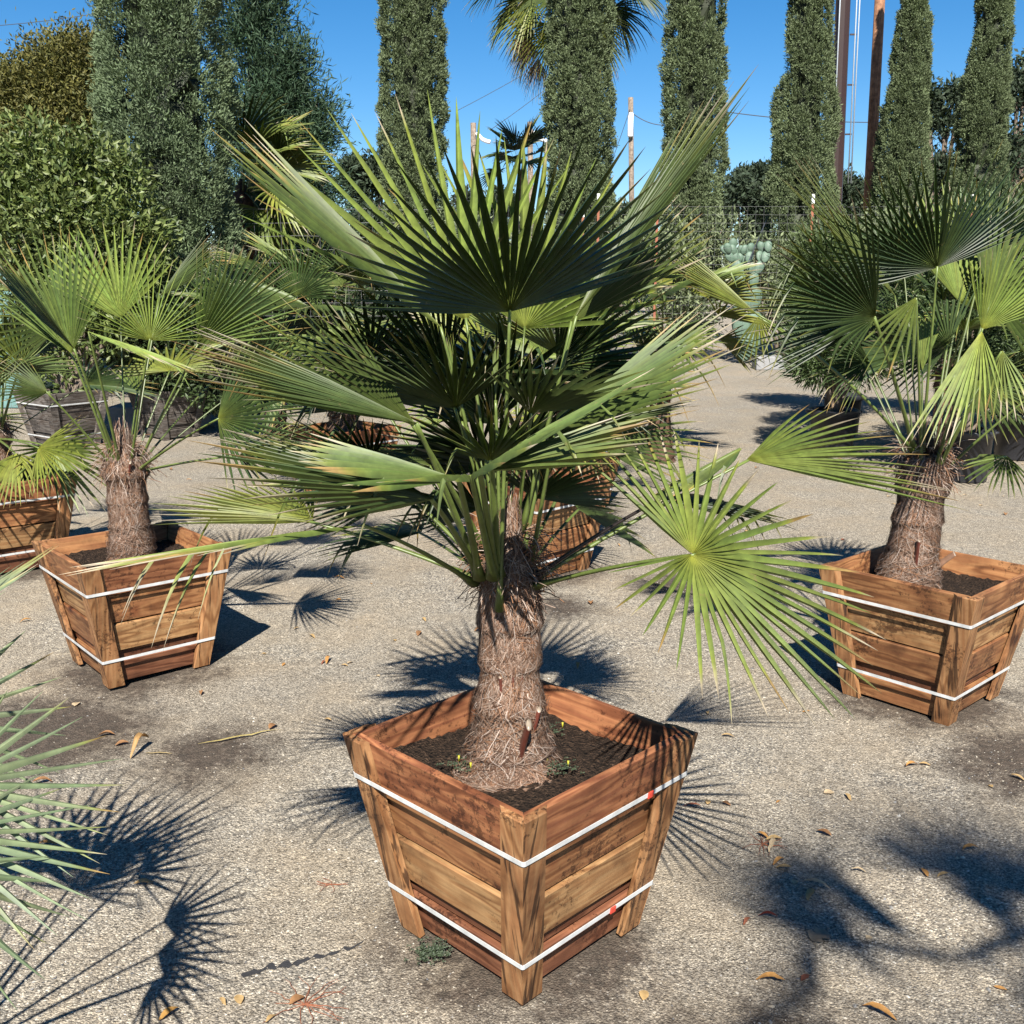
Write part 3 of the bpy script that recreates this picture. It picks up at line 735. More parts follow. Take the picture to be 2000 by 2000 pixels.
F((940, 880, 2.62), (935, 750, 2.35), (1060, 870, 2.7), (75, 75), 20, base=(945, 970, 2.46), color=D_ * .9, droop=.08, burn=.4, yel=.2, split=.55, hang=.1)
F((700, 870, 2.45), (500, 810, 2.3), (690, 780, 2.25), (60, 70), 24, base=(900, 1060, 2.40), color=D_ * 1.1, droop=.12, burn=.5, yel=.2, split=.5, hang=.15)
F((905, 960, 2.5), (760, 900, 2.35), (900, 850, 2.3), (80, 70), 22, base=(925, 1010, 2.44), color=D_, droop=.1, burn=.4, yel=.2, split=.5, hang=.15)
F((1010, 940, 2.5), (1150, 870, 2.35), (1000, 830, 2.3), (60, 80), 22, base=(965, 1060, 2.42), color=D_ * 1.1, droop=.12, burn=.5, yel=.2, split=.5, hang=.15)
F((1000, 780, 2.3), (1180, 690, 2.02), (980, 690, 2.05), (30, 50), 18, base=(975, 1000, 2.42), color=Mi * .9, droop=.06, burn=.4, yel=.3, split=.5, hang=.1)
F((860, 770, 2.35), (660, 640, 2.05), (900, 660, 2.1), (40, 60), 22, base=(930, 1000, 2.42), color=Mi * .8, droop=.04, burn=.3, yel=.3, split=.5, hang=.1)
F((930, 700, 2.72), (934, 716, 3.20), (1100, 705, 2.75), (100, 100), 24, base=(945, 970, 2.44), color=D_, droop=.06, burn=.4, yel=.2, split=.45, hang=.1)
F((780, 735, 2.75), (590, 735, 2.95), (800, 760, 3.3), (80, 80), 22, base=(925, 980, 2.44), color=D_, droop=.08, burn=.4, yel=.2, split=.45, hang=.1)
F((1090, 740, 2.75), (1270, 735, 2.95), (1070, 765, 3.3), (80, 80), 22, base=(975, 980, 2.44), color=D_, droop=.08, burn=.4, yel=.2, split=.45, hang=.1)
# unopened spears
F((872, 800, 2.40), (848, 640, 2.46), (900, 800, 2.3), (10, 10), 9, base=(935, 1050, 2.36), color=Li * 1.1, droop=0, burn=0, yel=.3, split=.9, hang=0, pleat=.7)
F((935, 760, 2.36), (936, 650, 2.38), (960, 760, 2.3), (8, 8), 7, base=(945, 1050, 2.36), color=Li * 1.1, droop=0, burn=0, yel=.3, split=.9, hang=0, pleat=.7)
for a_, z_, L_, t_ in ((-1.25, .47, .16, .55), (-1.9, .60, .10, .15), (-1.45, .62, .10, .1), (-1.1, .66, .06, .2), (-2.3, .55, .09, .2), (-.7, .5, .12, .3)):
    mp.stub(a_, z_, L_, t_, w_=.021 if L_ > .11 else .013)
mp.stub(-1.55, .50, .055, .2, c=(.5, .22, .04), cut=(.55, .3, .08), w_=.018)
mp.stub(-1.75, .58, .05, .1, c=(.6, .36, .05), cut=(.6, .4, .1), w_=.009)
mp.stub(-2.0, .44, .06, .1, c=(.10, .03, .02), w_=.03)

lp = Palm(-1.607, 4.24, .45, .95, .066, 'fan palm growing in the planter box left of the front palm', seed=2, hairs=16000, skirt=.15)
F = lp.frond
F((228, 600, 4.55), (185, 418, 4.85), (400, 570, 4.7), (48, 46), 20, color=Li * 1.55, droop=.02, burn=.05, yel=.4, split=.5, hang=0)
F((283, 642, 4.05), (283, 468, 4.1), (500, 640, 4.3), (82, 84), 30, color=Li * 1.5, droop=.02, burn=.25, yel=.7, split=.35, hang=.02, wide=.85)
F((142, 660, 4.0), (-30, 478, 3.95), (180, 600, 3.6), (16, 28), 13, color=Mi * .85, droop=.0, burn=.4, yel=.4, split=0.5, hang=0, pleat=1.2)
F((165, 625, 3.95), (350, 692, 3.75), (170, 620, 4.4), (25, 20), 12, color=Li * 1.4, droop=.06, burn=.5, yel=.5, split=.6, hang=.05)
F((135, 668, 4.1), (40, 440, 4.2), (250, 600, 4.1), (35, 50), 20, color=Mi * 1.4, droop=.02, burn=.3, yel=.4, split=.5, hang=.02)
F((372, 650, 4.2), (575, 545, 4.1), (330, 560, 4.2), (20, 60), 19, color=Mi * 1.5, droop=.04, burn=.45, yel=.3, split=0.45, hang=0, pleat=1.2)
F((411, 789, 4.0), (590, 800, 3.9), (400, 700, 4.1), (70, 90), 26, color=D_ * 1.2, droop=.06, burn=.3, yel=.6, split=.4, hang=0)
F((320, 700, 4.5), (345, 640, 4.8), (420, 700, 4.5), (100, 100), 22, color=(Li + G_YEL) * .5, droop=.1, burn=.3, yel=1, hang=.1)
F((90, 740, 4.0), (-30, 700, 3.9), (60, 640, 4.2), (60, 60), 20, color=Mi, droop=.1, burn=.3, yel=.3, hang=.1)
F((120, 610, 4.7), (20, 520, 5.0), (200, 520, 4.7), (70, 70), 24, color=Mi, droop=.05, burn=.2, yel=.2, hang=.05)
F((420, 600, 4.8), (500, 470, 5.1), (520, 620, 4.8), (60, 60), 24, color=D_ * 1.1, droop=.05, burn=.2, yel=.2, hang=.05)
F((260, 740, 4.6), (250, 690, 4.9), (320, 740, 4.6), (16, 16), 8, color=Li, droop=0, burn=0, split=.9, pleat=.6, hang=0)
F((300, 560, 4.7), (410, 455, 4.7), (320, 640, 4.4), (24, 30), 16, color=Mi, droop=.0, burn=.3, split=.65, hang=0)
F((470, 720, 4.5), (620, 700, 4.4), (440, 620, 4.6), (60, 60), 22, color=D_ * 1.2, droop=.06, burn=.3, yel=.3, split=.4, hang=.1)
F((450, 860, 4.2), (600, 850, 4.1), (440, 800, 4.4), (50, 60), 18, color=Mi, droop=.1, burn=.4, yel=.4, split=.4, hang=.1)
F((560, 560, 5.2), (600, 440, 5.3), (700, 560, 5.2), (75, 75), 28, color=D_ * 1.3, droop=.05, burn=.2, yel=.3, split=.4, hang=.05)
lp.stub(-1.45, .46, .09, .1); lp.stub(-1.0, .8, .1, .5)

rp = Palm(1.53, 3.86, .45, 1.0, .074, 'fan palm growing in the planter box at the right edge', seed=3, hairs=16000, lean=(.05, .03), skirt=.3)
F = rp.frond
F((1768, 505, 3.75), (1778, 280, 3.50), (2060, 490, 3.85), (92, 92), 36, base=(1740, 850, 3.86), color=D_, fold=8, droop=-.02, burn=.05, yel=.25, split=.45, hang=0, lift=0)
F((1652, 598, 3.60), (1425, 505, 3.34), (1640, 430, 3.42), (52, 50), 28, base=(1725, 850, 3.84), color=D_ * .95, droop=.10, burn=.25, yel=.25, split=.55, hang=.1)
F((1652, 600, 3.58), (1500, 610, 3.5), (1600, 700, 3.45), (10, 45), 9, base=(1725, 850, 3.84), color=D_, droop=.7, burn=.3, yel=.2, split=.5, hang=.5)
F((1690, 560, 4.1), (1495, 302, 4.25), (1760, 500, 4.4), (14, 12), 14, color=Li * .9, droop=.0, burn=.2, yel=.2, split=0.42, hang=0, pleat=1.2)
F((1852, 622, 3.62), (1960, 470, 3.60), (1930, 700, 3.6), (45, 40), 22, color=Li * 1.35, droop=.0, burn=.15, yel=1.2, split=.6, hang=0)
F((1852, 625, 3.60), (1735, 838, 3.45), (1900, 760, 3.3), (10, 42), 14, color=Li * 1.3, droop=.25, burn=.9, yel=1.2, split=.5, hang=0)
F((1890, 660, 3.55), (1900, 800, 3.5), (2000, 660, 3.4), (20, 30), 8, color=Li, droop=.4, burn=.9, yel=.6, split=.5, hang=0)
F((1810, 570, 4.3), (1880, 400, 4.6), (2000, 620, 4.5), (80, 70), 30, color=Li * 1.5, droop=.03, burn=.1, yel=.3, split=.6, hang=0)
F((1730, 560, 3.7), (1640, 700, 3.5), (1800, 700, 3.5), (22, 22), 8, color=Li * .9, droop=.3, burn=.3, yel=.3, split=.4, hang=0)
F((1790, 650, 4.2), (1650, 600, 4.5), (1800, 500, 4.4), (90, 80), 28, color=D_, droop=.12, burn=.2, yel=.2, hang=.1)
F((1870, 560, 4.2), (2040, 480, 4.4), (1860, 420, 4.3), (80, 80), 26, color=Mi, droop=.08, burn=.2, yel=.2, hang=.05)
F((1430, 594, 3.75), (1262, 478, 3.70), (1400, 500, 4.1), (28, 24), 14, base=(1722, 850, 3.84), color=(Li + G_YEL) * .48, droop=.02, burn=.5, yel=.6, split=.6, hang=0, lift=.1)
F((1432, 596, 3.74), (1425, 690, 3.70), (1500, 600, 3.7), (35, 45), 10, base=(1722, 850, 3.84), color=(Li + G_YEL) * .42, droop=.5, burn=.6, yel=.6, split=.4, hang=0, lift=.1)
F((1950, 740, 3.7), (2080, 760, 3.6), (1950, 620, 3.9), (80, 80), 22, color=Mi, droop=.15, burn=.3, yel=.2, hang=.1)
F((1900, 860, 3.95), (1860, 930, 3.8), (2000, 880, 3.9), (60, 60), 16, color=Mi, droop=.4, burn=.5, yel=.2, hang=.2)
F((1740, 700, 4.0), (1750, 600, 4.1), (1800, 700, 4.0), (14, 14), 8, color=Li, droop=0, burn=0, split=.9, pleat=.6, hang=0)
F((1705, 500, 4.3), (1600, 345, 4.05), (1790, 430, 4.2), (60, 60), 26, color=D_ * 1.1, droop=.03, burn=.2, yel=.2, split=.42, hang=.05)
F((1860, 480, 4.4), (1870, 320, 4.15), (1990, 470, 4.4), (75, 75), 28, color=D_, droop=.03, burn=.2, yel=.2, split=.42, hang=.05)
F((1565, 570, 4.4), (1450, 450, 4.2), (1640, 470, 4.4), (55, 60), 24, color=Mi * .9, droop=.05, burn=.3, yel=.2, split=.42, hang=.1)
F((1640, 680, 4.2), (1520, 700, 4.1), (1620, 600, 4.2), (60, 60), 22, color=D_ * 1.1, droop=.3, burn=.4, yel=.2, split=.42, hang=.2)
F((1850, 720, 4.1), (1960, 740, 4.0), (1850, 620, 4.1), (60, 60), 22, color=Mi, droop=.3, burn=.4, yel=.3, split=.42, hang=.2)
rp.stub(-1.7, .50, .16, .2); rp.stub(-1.0, .46, .10, .25); rp.stub(-.6, .52, .12, .8, c=(.30, .17, .11)); rp.stub(-1.3, .44, .08, .2)

p4 = Palm(-2.92, 5.80, .45, .86, .07, 'fan palm cut off by the left edge with yellow green fronds', seed=4, hairs=3500)
p4.frond((72, 845, 5.3), (160, 872, 5.1), (60, 930, 5.1), (60, 60), 22, color=(Li + G_YEL) * .5, droop=.25, burn=.2, yel=1, hang=.1)
p4.frond((30, 855, 5.35), (10, 960, 5.2), (100, 880, 5.2), (70, 70), 18, color=(Li + G_YEL) * .5, droop=.4, burn=.4, yel=1, hang=.2)
p4.frond((40, 690, 5.6), (-60, 600, 5.4), (120, 640, 5.7), (90, 90), 24, color=Li, droop=.1, burn=.2, yel=1.2, hang=.1)
p4.random_crown(9, .5, .5, 7)
p5 = Palm(.13, 5.72, .45, .9, .07, 'shaded fan palm in the box directly behind the front palm trunk', seed=5, hairs=2500)
p5.random_crown(13, .42, .46, 11, colors=(G_MID, G_LITE, G_DARK, (G_LITE + G_YEL) * .5), elev=(70, 0))
p6 = Palm(.40, 7.45, .45, 1.0, .085, 'farther fan palm showing between the front palm and the wire fence', seed=6, hairs=1500)
p6.random_crown(13, .5, .5, 13, elev=(70, -15))
p7 = Palm(-1.28, 7.85, .45, 1.15, .09, 'fan palm with spiky grey green fan standing behind the box of the left palm', seed=7, hairs=1500)
p7.random_crown(15, .55, .6, 17, elev=(75, -20))
p8 = Palm(1.35, 9.4, -.02, 1.15, .09, 'yellowish fan palm in front of the tall wire fence', seed=8, hairs=800)
p8.random_crown(14, .5, .55, 19, colors=(G_YEL * .7, G_LITE, G_MID), elev=(75, -15), nseg=22)
p9 = Palm(3.5, 8.4, -.02, 1.0, .07, 'dark fan palm behind the right edge palm', seed=9, hairs=800)
p9.random_crown(12, .5, .55, 23, elev=(75, -10), nseg=24)
p10 = Palm(-2.2, 9.6, -.02, 1.1, .09, 'small fan palm in front of the low wire fence left of centre', seed=10, hairs=800)
p10.random_crown(12, .5, .55, 29, elev=(75, -20), nseg=22)

# blue fan palm at the left edge of the photo
BL = np.array([.235, .30, .165])
bp = Palm(-1.22, 1.34, -.02, .66, .08, 'blue green fan palm with stiff narrow leaf fingers entering at the bottom left', seed=12, hairs=1500, kind='blue')
for h, t, s_, sp, n in (((-95, 1480, 1.55), (232, 1462, 1.72), (-100, 1180, 1.8), (48, 60), 26), ((-120, 1570, 1.45), (205, 1640, 1.55), (-60, 1330, 1.7), (55, 50), 26), ((-140, 1360, 1.75), (130, 1310, 1.95), (-150, 1100, 1.9), (60, 60), 22), ((-160, 1640, 1.35), (70, 1850, 1.40), (60, 1560, 1.5), (45, 45), 20)):
    bp.frond(h, t, s_, sp, int(n * .46), color=BL, yel=.1, burn=.15, droop=-.01, split=.3, hang=0, wide=1.25, falloff=.2, pleat=.5, pc=BL * .8)
bp.random_crown(9, .40, .5, 31, elev=(75, 5), az=(75, 285), droop=.0, colors=(BL, BL * .9), nseg=22, split=.3, burn=.1, yel=.05)

#=====TREES=====
def cards(mb, pts, dirs, L, Wd, C, r_, jit=.5, bend=0.0):
    """many small leaf-shaped faces: base, two sides, tip"""
    n = len(pts); d = nrm(dirs + jit * r_.randn(n, 3))
    s = nrm(np.cross(d, r_.randn(n, 3))); u = np.cross(d, s)
    L = np.broadcast_to(L, (n,))[:, None]; Wd = np.broadcast_to(Wd, (n,))[:, None]
    V = np.stack([pts, pts + d * L * .5 - s * Wd / 2 + u * Wd * .15, pts + d * L, pts + d * L * .5 + s * Wd / 2 + u * Wd * .15], 1).reshape(-1, 3)
    Q = (np.arange(n) * 4)[:, None] + np.arange(4)[None]
    mb.add(V, Q, np.repeat(C, 4, 0))
def rot_noise(p, seed, f):
    r_ = np.random.RandomState(seed); out = np.zeros(len(p))
    for _ in range(6):
        k = r_.randn(3) * f; out += np.sin(p @ k + r_.rand() * 7)
    return out / 6
def blobcore(mb, prof_fn, zs, cx, cy, C, seed, na=20, k=.8):
    r_ = np.random.RandomState(seed); th = np.linspace(0, 2 * PI, na, endpoint=False)
    V = []
    for z in zs:
        r = prof_fn(z) * k
        rr = r * (1 + .12 * r_.randn(na))
        V.append(np.stack([cx + rr * np.cos(th), cy + rr * np.sin(th), np.full(na, z) + .02 * r_.randn(na)], -1))
    V = np.concatenate(V); n = len(zs)
    i, j = np.meshgrid(np.arange(n - 1), np.arange(na), indexing='ij'); j2 = (j + 1) % na
    mb.add(V, np.stack([i * na + j, i * na + j2, (i + 1) * na + j2, (i + 1) * na + j], -1).reshape(-1, 4), np.tile(C, (len(V), 1)))
def column_tree(name, x, y, H, prof_fn, n, label, cat, group, seed, colr, L=.11, Wd=.028, spray=5, tuft=.09, zmin=.2, zvis=None, upness=.7, lump=.16, core=.80, freq=5.0):
    r_ = np.random.RandomState(seed); root = empty(name, (x, y, 0)); tag(root, label, cat, group)
    z = zmin + (H - zmin) * r_.rand(n) ** (1.25); a = r_.rand(n) * 2 * PI
    r0 = np.array([prof_fn(q) for q in z])
    p = np.stack([r0 * np.cos(a), r0 * np.sin(a), z], -1)
    ln = rot_noise(p * np.array([1, 1, .7]), seed + 9, freq); ln2 = rot_noise(p * np.array([1, 1, .5]), seed + 19, freq * 5.0 if cat == 'cypress' else freq * 3.2)
    r1 = r0 * (1 + lump * ln + .24 * ln2) * (1 - .18 * r_.rand(n) ** 2)
    p = np.stack([r1 * np.cos(a), r1 * np.sin(a), z], -1)
    out = np.stack([np.cos(a), np.sin(a), np.full(n, upness)], -1)
    keepv = (ln2 + ln * .6 > -.24) | (r_.rand(n) < .12)
    p, out, ln = p[keepv], out[keepv], ln[keepv]; n = len(p)
    pp = np.repeat(p, spray, 0) + r_.randn(n * spray, 3) * tuft * .45; oo = np.repeat(nrm(out), spray, 0)
    tone = (.82 + .36 * r_.rand(n))[:, None] * (1 + .0 * ln[:, None])
    C = np.repeat(np.array(colr)[None] * tone, spray, 0) * (.88 + .24 * r_.rand(n * spray, 1)) * np.array([1, 1, 1])
    mb = MB(); cards(mb, pp, oo, L * (.7 + .6 * r_.rand(n * spray)), Wd * (.7 + .6 * r_.rand(n * spray)), C, r_, .6)
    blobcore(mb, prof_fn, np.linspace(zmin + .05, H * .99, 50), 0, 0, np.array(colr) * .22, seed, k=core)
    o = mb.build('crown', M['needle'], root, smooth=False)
    mb = MB(); tube(mb, [(0, 0, -.05), (0, 0, H * .5), (0, 0, H * .9)], [.14, .09, .02], 10, (.16, .11, .08))
    mb.build('trunk', M['bark'], root)
    return root
CY = (.185, .235, .115)
def cyp(px, py, Y, hwpx, H, lab, seed, taper=.35):
    q = P(px, py, Y=Y); r = hwpx / 1956.0 * Y * .86
    zr = q[2]
    def prof(z):
        f = max(0.0, z / H)
        t = (1 - taper * f) * (1 - max(0, (f - .72) / .28) ** 1.5) * (.86 + .14 * min(1, z / 1.0))
        t0 = (1 - taper * (zr / H))
        return max(.02, r * t / t0)
    column_tree('cypress_tree', q[0], q[1], H, prof, 16000, lab, 'cypress', 'tall columnar cypresses behind the fence', seed, CY, L=.062, Wd=.019, spray=16, tuft=.055, zmin=1.2, lump=.26, freq=3.0, core=.60, upness=1.2)
cyp(780, 180, 22.5, 62, 12.5, 'columnar cypress standing alone left of the drooping fan palm crown', 41, .2)
cyp(1092, 200, 22.0, 64, 12.5, 'columnar cypress in front of the drooping fan palm crown', 42, .10)
cyp(1311, 200, 22.8, 58, 12.5, 'columnar cypress behind the long upper right frond of the front palm', 43, .14)
cyp(1518, 200, 23.0, 53, 10.6, 'columnar cypress touching the brown steel pole on its left side', 44, .78)
cyp(1710, 220, 25.5, 43, 10.4, 'narrow columnar cypress just right of the wooden utility pole', 45, .90)
cyp(1856, 220, 26.0, 46, 10.6, 'columnar cypress farthest right', 46, .86)
# big juniper, darker pine and golden conifer on the left
def jun(z):
    return max(.05, (.70 - .012 * z) * (1 - max(0, (z - 4.8) / 2.2) ** 1.6) * (.80 + .20 * min(1, z / 1.2)) * (1.0 if z > 2.3 else .66 + .34 * z / 2.3))
q = P(318, 250, Y=11.6)
column_tree('juniper_tree', q[0], q[1], 7.0, jun, 26000, 'broad blue green juniper rising out of the top left of the frame', 'conifer tree', None, 51, (.165, .225, .115), L=.045, Wd=.014, spray=12, tuft=.06, lump=.28, freq=5.0, core=.50, upness=.9)
def leaf_tree(name, label, cat, blobs, n, colr, L, Wd, seed, trunk=None, group=None, mat='leaf', jit=.8, core=True, colr2=None, droop=0.0, tw=.10, clump=0, fill=.35, origin=None, spray=1, tuft=0.05):
    """blobs: (x, y, z, rx, ry, rz) clumps in world space"""
    r_ = np.random.RandomState(seed)
    bl = np.array(blobs, float)
    ox = origin if origin is not None else (bl[:, 0].mean(), bl[:, 1].mean())
    root = empty(name, (ox[0], ox[1], 0)); tag(root, label, cat, group)
    vol = (bl[:, 3] * bl[:, 5]); pr = vol / vol.sum(); idx = r_.choice(len(bl), n, p=pr)
    d = nrm(r_.randn(n, 3)); rr = (1 - fill * r_.rand(n) ** 1.2)[:, None]
    lum = 1 + .16 * rot_noise(d * 1.0 + bl[idx, :3] * 3, seed, 3.5)[:, None]
    p = bl[idx, :3] + d * bl[idx, 3:6] * rr * lum
    keep = p[:, 2] > .05
    # leave gaps
    g = rot_noise(p, seed + 5, 4.0 / max(.3, bl[:, 3].mean()))
    keep &= (g > -.62) | (r_.rand(n) < .25)
    p, d = p[keep], d[keep]; n = len(p)
    out = nrm(d + np.array([0, 0, .5 - droop]))
    if spray > 1:
        p = np.repeat(p, spray, 0) + r_.randn(n * spray, 3) * tuft; out = np.repeat(out, spray, 0); n *= spray
    c1 = np.array(colr); c2 = np.array(colr2 if colr2 is not None else colr)
    f = r_.rand(n, 1); C = (c1 * (1 - f) + c2 * f) * (.75 + .5 * r_.rand(n, 1))
    mb = MB(); cards(mb, p - np.array([ox[0], ox[1], 0]), out, L * (.7 + .6 * r_.rand(n)), Wd * (.7 + .6 * r_.rand(n)), C, r_, jit)
    mb.build('crown', M[mat], root, smooth=False)
    mb = MB()
    base = np.array([trunk[0] - ox[0], trunk[1] - ox[1], trunk[2] if len(trunk) > 2 else -.05]) if trunk else np.array([0, 0, -.05])
    for k, b in enumerate(bl):
        if k > 14: break
        c = b[:3] - np.array([ox[0], ox[1], 0]); mid = (base + c) / 2 + r_.randn(3) * .1 * tw * 5; mid[2] = base[2] + (c[2] - base[2]) * .55
        tube(mb, bez(base + np.array([.02 * r_.randn(), .02 * r_.randn(), 0]), mid, c + np.array([0, 0, b[5] * .5]), 9), np.linspace(tw * .5, tw * .08, 9), 6, (.24, .19, .15))
    mb.build('trunk', M['bark'], root)
    return root
def PB(px, py, Y, rx, ry=None, rz=None):
    q = P(px, py, Y=Y); s = Y / 1956.0
    return (q[0], q[1], q[2], rx * s, (ry if ry else rx) * s, (rz if rz else rx) * s)
leaf_tree('pine_tree', 'dark open pine with ragged branches right of the big juniper', 'conifer tree',
          [PB(470, 60, 16, 75), PB(505, 20, 16.3, 45), PB(520, 130, 16, 60), PB(560, 120, 16, 38), PB(540, 190, 16, 60), PB(500, 230, 16, 80), PB(600, 215, 16, 42), PB(585, 270, 16, 55), PB(520, 320, 16, 80), PB(570, 350, 16, 70), PB(480, 400, 16, 90), PB(600, 420, 16, 60), PB(470, -60, 16, 70), PB(530, 480, 16, 80)],
          1700, (.05, .10, .055), .13, .020, 61, mat='needle', colr2=(.08, .135, .07), jit=.6, fill=.95, spray=30, tuft=.13, trunk=(-4.0, 16), tw=.25)
leaf_tree('conifer_tree', 'olive gold conifer behind the broad leaved bush at the upper left', 'conifer tree',
          [PB(150, 110, 18, 62, 62, 50), PB(100, 160, 18, 80), PB(40, 200, 18, 80), PB(170, 200, 18, 70), PB(-40, 180, 18, 80), PB(120, 260, 18, 100), PB(0, 280, 18, 110), PB(190, 120, 18.4, 40), PB(60, 380, 18, 150)],
          17000, (.20, .18, .045), .085, .03, 62, mat='needle', colr2=(.11, .12, .035), jit=.8, fill=.75, spray=7, tuft=.11, trunk=(-8.2, 18), tw=.3)
leaf_tree('citrus_bush', 'large glossy broad leaved bush growing from the weathered grey box', 'bush',
          [PB(60, 290, 10.2, 75), PB(150, 300, 10.3, 70), PB(230, 330, 10.4, 62), PB(10, 380, 10.2, 110), PB(120, 400, 10.2, 110), PB(220, 420, 10.3, 85), PB(285, 440, 10.4, 45), PB(60, 500, 10.2, 110), PB(180, 510, 10.3, 100), PB(290, 500, 10.4, 45), PB(-60, 330, 10.2, 90), PB(80, 600, 10.2, 90), PB(200, 600, 10.2, 80), PB(130, 680, 10.3, 70)],
          21000, (.23, .28, .08), .080, .034, 63, colr2=(.09, .14, .035), trunk=(-4.35, 10.25, .4), tw=.12, fill=.9, jit=.9)
# weathered grey boxes
planter(-4.45, 10.25, .15, 'weathered grey wooden box under the broad leaved bush', 31, mats='wood_grey', straps=True, scale=1.05)
planter(-3.62, 10.9, .1, 'dark grey weathered box in shade right of the other grey box', 33, mats='wood_grey', straps=False, scale=.95)
leaf_tree('shrub', 'small dark shrub in the shaded grey box', 'bush', [(-3.6, 10.7, .9, .5, .4, .45), (-3.3, 10.6, 1.25, .5, .4, .4), (-3.9, 10.6, 1.2, .5, .4, .4), (-3.1, 10.7, .7, .35, .3, .4)], 6500, (.07, .11, .035), .08, .03, 64, trunk=(-3.62, 10.9, .45), tw=.05)

# hedge shrubs behind the fence
hed = [(-7.5, 15, 1.6, 1.5), (-5.0, 14.6, 1.3, 1.3), (-2.6, 14.0, 1.3, 1.3), (-.6, 15.2, 1.2, 1.2), (1.3, 21.8, 1.6, 1.5), (3.4, 22.0, 1.7, 1.5), (5.6, 21.9, 1.5, 1.5), (7.9, 22.2, 1.7, 1.5), (10.2, 22.0, 1.6, 1.5), (12.6, 22, 1.8, 1.6), (-.6, 21.5, 1.7, 1.4)]
desc = ['dark hedge shrub behind the fence at the far left', 'dark hedge shrub behind the fence below the juniper', 'dark hedge shrub behind the wire fence left of the front palm', 'dark hedge shrub at the bend of the wire fence', 'grey green hedge shrub behind the fence between the second and third cypress', 'grey green hedge shrub at the foot of the third cypress', 'hedge shrub behind the fence beside the prickly pear', 'hedge shrub behind the fence below the steel pole', 'hedge shrub behind the fence below the wooden pole', 'hedge shrub behind the fence at the far right', 'hedge shrub at the foot of the leftmost cypress']
for k, (x, y, z, r) in enumerate(hed):
    r2 = random.Random(k)
    bl = [(x + r2.uniform(-.7, .7) * r, y + r2.uniform(-.3, .3), max(.5, z + r2.uniform(-.9, .6)), r * .55, r * .5, r * .6) for _ in range(7)]
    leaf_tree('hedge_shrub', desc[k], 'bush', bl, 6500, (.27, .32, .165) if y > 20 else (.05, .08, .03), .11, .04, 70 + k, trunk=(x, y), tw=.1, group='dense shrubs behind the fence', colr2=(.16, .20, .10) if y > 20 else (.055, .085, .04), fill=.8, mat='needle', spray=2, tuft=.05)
# far trees on the skyline
for k, (px, py, Y, s, lab) in enumerate([(1395, 400, 55, 70, 'far rounded tree on the skyline between the third and fourth cypress'), (1430, 345, 60, 40, 'far feathery treetop rising just left of the fourth cypress'), (1615, 380, 48, 60, 'far tree seen between the steel pole and the wooden pole'), (1790, 200, 34, 60, 'oak with open grey green leaves between the two right cypresses'), (1920, 150, 33, 75, 'dark oak at the upper right edge'), (680, 340, 50, 60, 'far dark tree low on the skyline left of the leftmost cypress'), (640, 420, 45, 80, 'far low tree behind the spiky palm left of centre'), (920, 400, 50, 60, 'far low tree showing between the first two cypresses'), (1190, 420, 52, 70, 'far low tree below the pole with the white can')]):
    r2 = random.Random(100 + k)
    bl = [PB(px + r2.uniform(-.8, .8) * s, py + r2.uniform(-.6, 1.0) * s, Y, s * r2.uniform(.3, .5)) for _ in range(8)]
    if k in (3, 4): bl += [PB(px + r2.uniform(-.6, .6) * s, py + 60 + r2.uniform(0, 160), Y, s * .5) for _ in range(5)]
    leaf_tree('skyline_tree', lab, 'tree', bl, 4200, (.07, .10, .055), .26 * Y / 50, .12 * Y / 50, 120 + k, tw=.35, colr2=(.05, .075, .045), fill=.9, spray=2, tuft=.12, mat='needle')
# potted oleander shrubs at the right
def pot(x, y, r, h, label):
    root = empty('plant_pot', (x, y, -.005)); tag(root, label, 'pot', 'black plastic nursery pots')
    th = np.linspace(0, 2 * PI, 48, endpoint=False)
    pr = [(.0, 0.0), (r * .86, 0), (r * .88, .01), (r * .97, h - .06), (r * 1.04, h - .058), (r * 1.06, h - .01), (r * 1.05, h), (r * .98, h), (r * .95, h - .06), (r * .94, h - .09), (0, h - .09)]
    V = np.concatenate([np.stack([a * np.cos(th), a * np.sin(th), np.full(48, b)], -1) for a, b in pr])
    i, j = np.meshgrid(np.arange(len(pr) - 1), np.arange(48), indexing='ij'); j2 = (j + 1) % 48
    mb = MB(); mb.add(V, np.stack([i * 48 + j, i * 48 + j2, (i + 1) * 48 + j2, (i + 1) * 48 + j], -1).reshape(-1, 4)); mb.build('pot_body', M['pot'], root)
    mb = MB(); V = np.stack([r * .93 * np.cos(th), r * .93 * np.sin(th), np.full(48, h - .085)], -1); V = np.concatenate([V, [[0, 0, h - .06]]])
    mb.add(V, None, None, np.stack([np.full(48, 48), np.arange(48), (np.arange(48) + 1) % 48], -1)); mb.build('soil', M['soil'], root)
    for s in (-1, 1):
        mb = MB(); tube(mb, [(s * r * 1.0, -.05, h - .03), (s * r * 1.16, -.03, h - .025), (s * r * 1.16, .03, h - .025), (s * r * 1.0, .05, h - .03)], .011, 8); mb.build('handle', M['pot'], root)
    return root
q1 = P(1580, 862, Z=0); pot(q1[0], q1[1] + .2, .215, .43, 'black plastic pot holding a cut pale trunk, standing in the gravel')
mb = MB(); tube(mb, [(q1[0], q1[1] + .2, .30), (q1[0], q1[1] + .2, .52), (q1[0] + .01, q1[1] + .21, .62), (q1[0] + .0, q1[1] + .2, .85)], [.055, .05, .04, .032], 12, (.46, .33, .22)); tag(mb.build('cut_trunk', M['bark'], origin=(q1[0], q1[1] + .2, .3)), 'pale bare trunk stub rising from the front black pot', 'trunk')
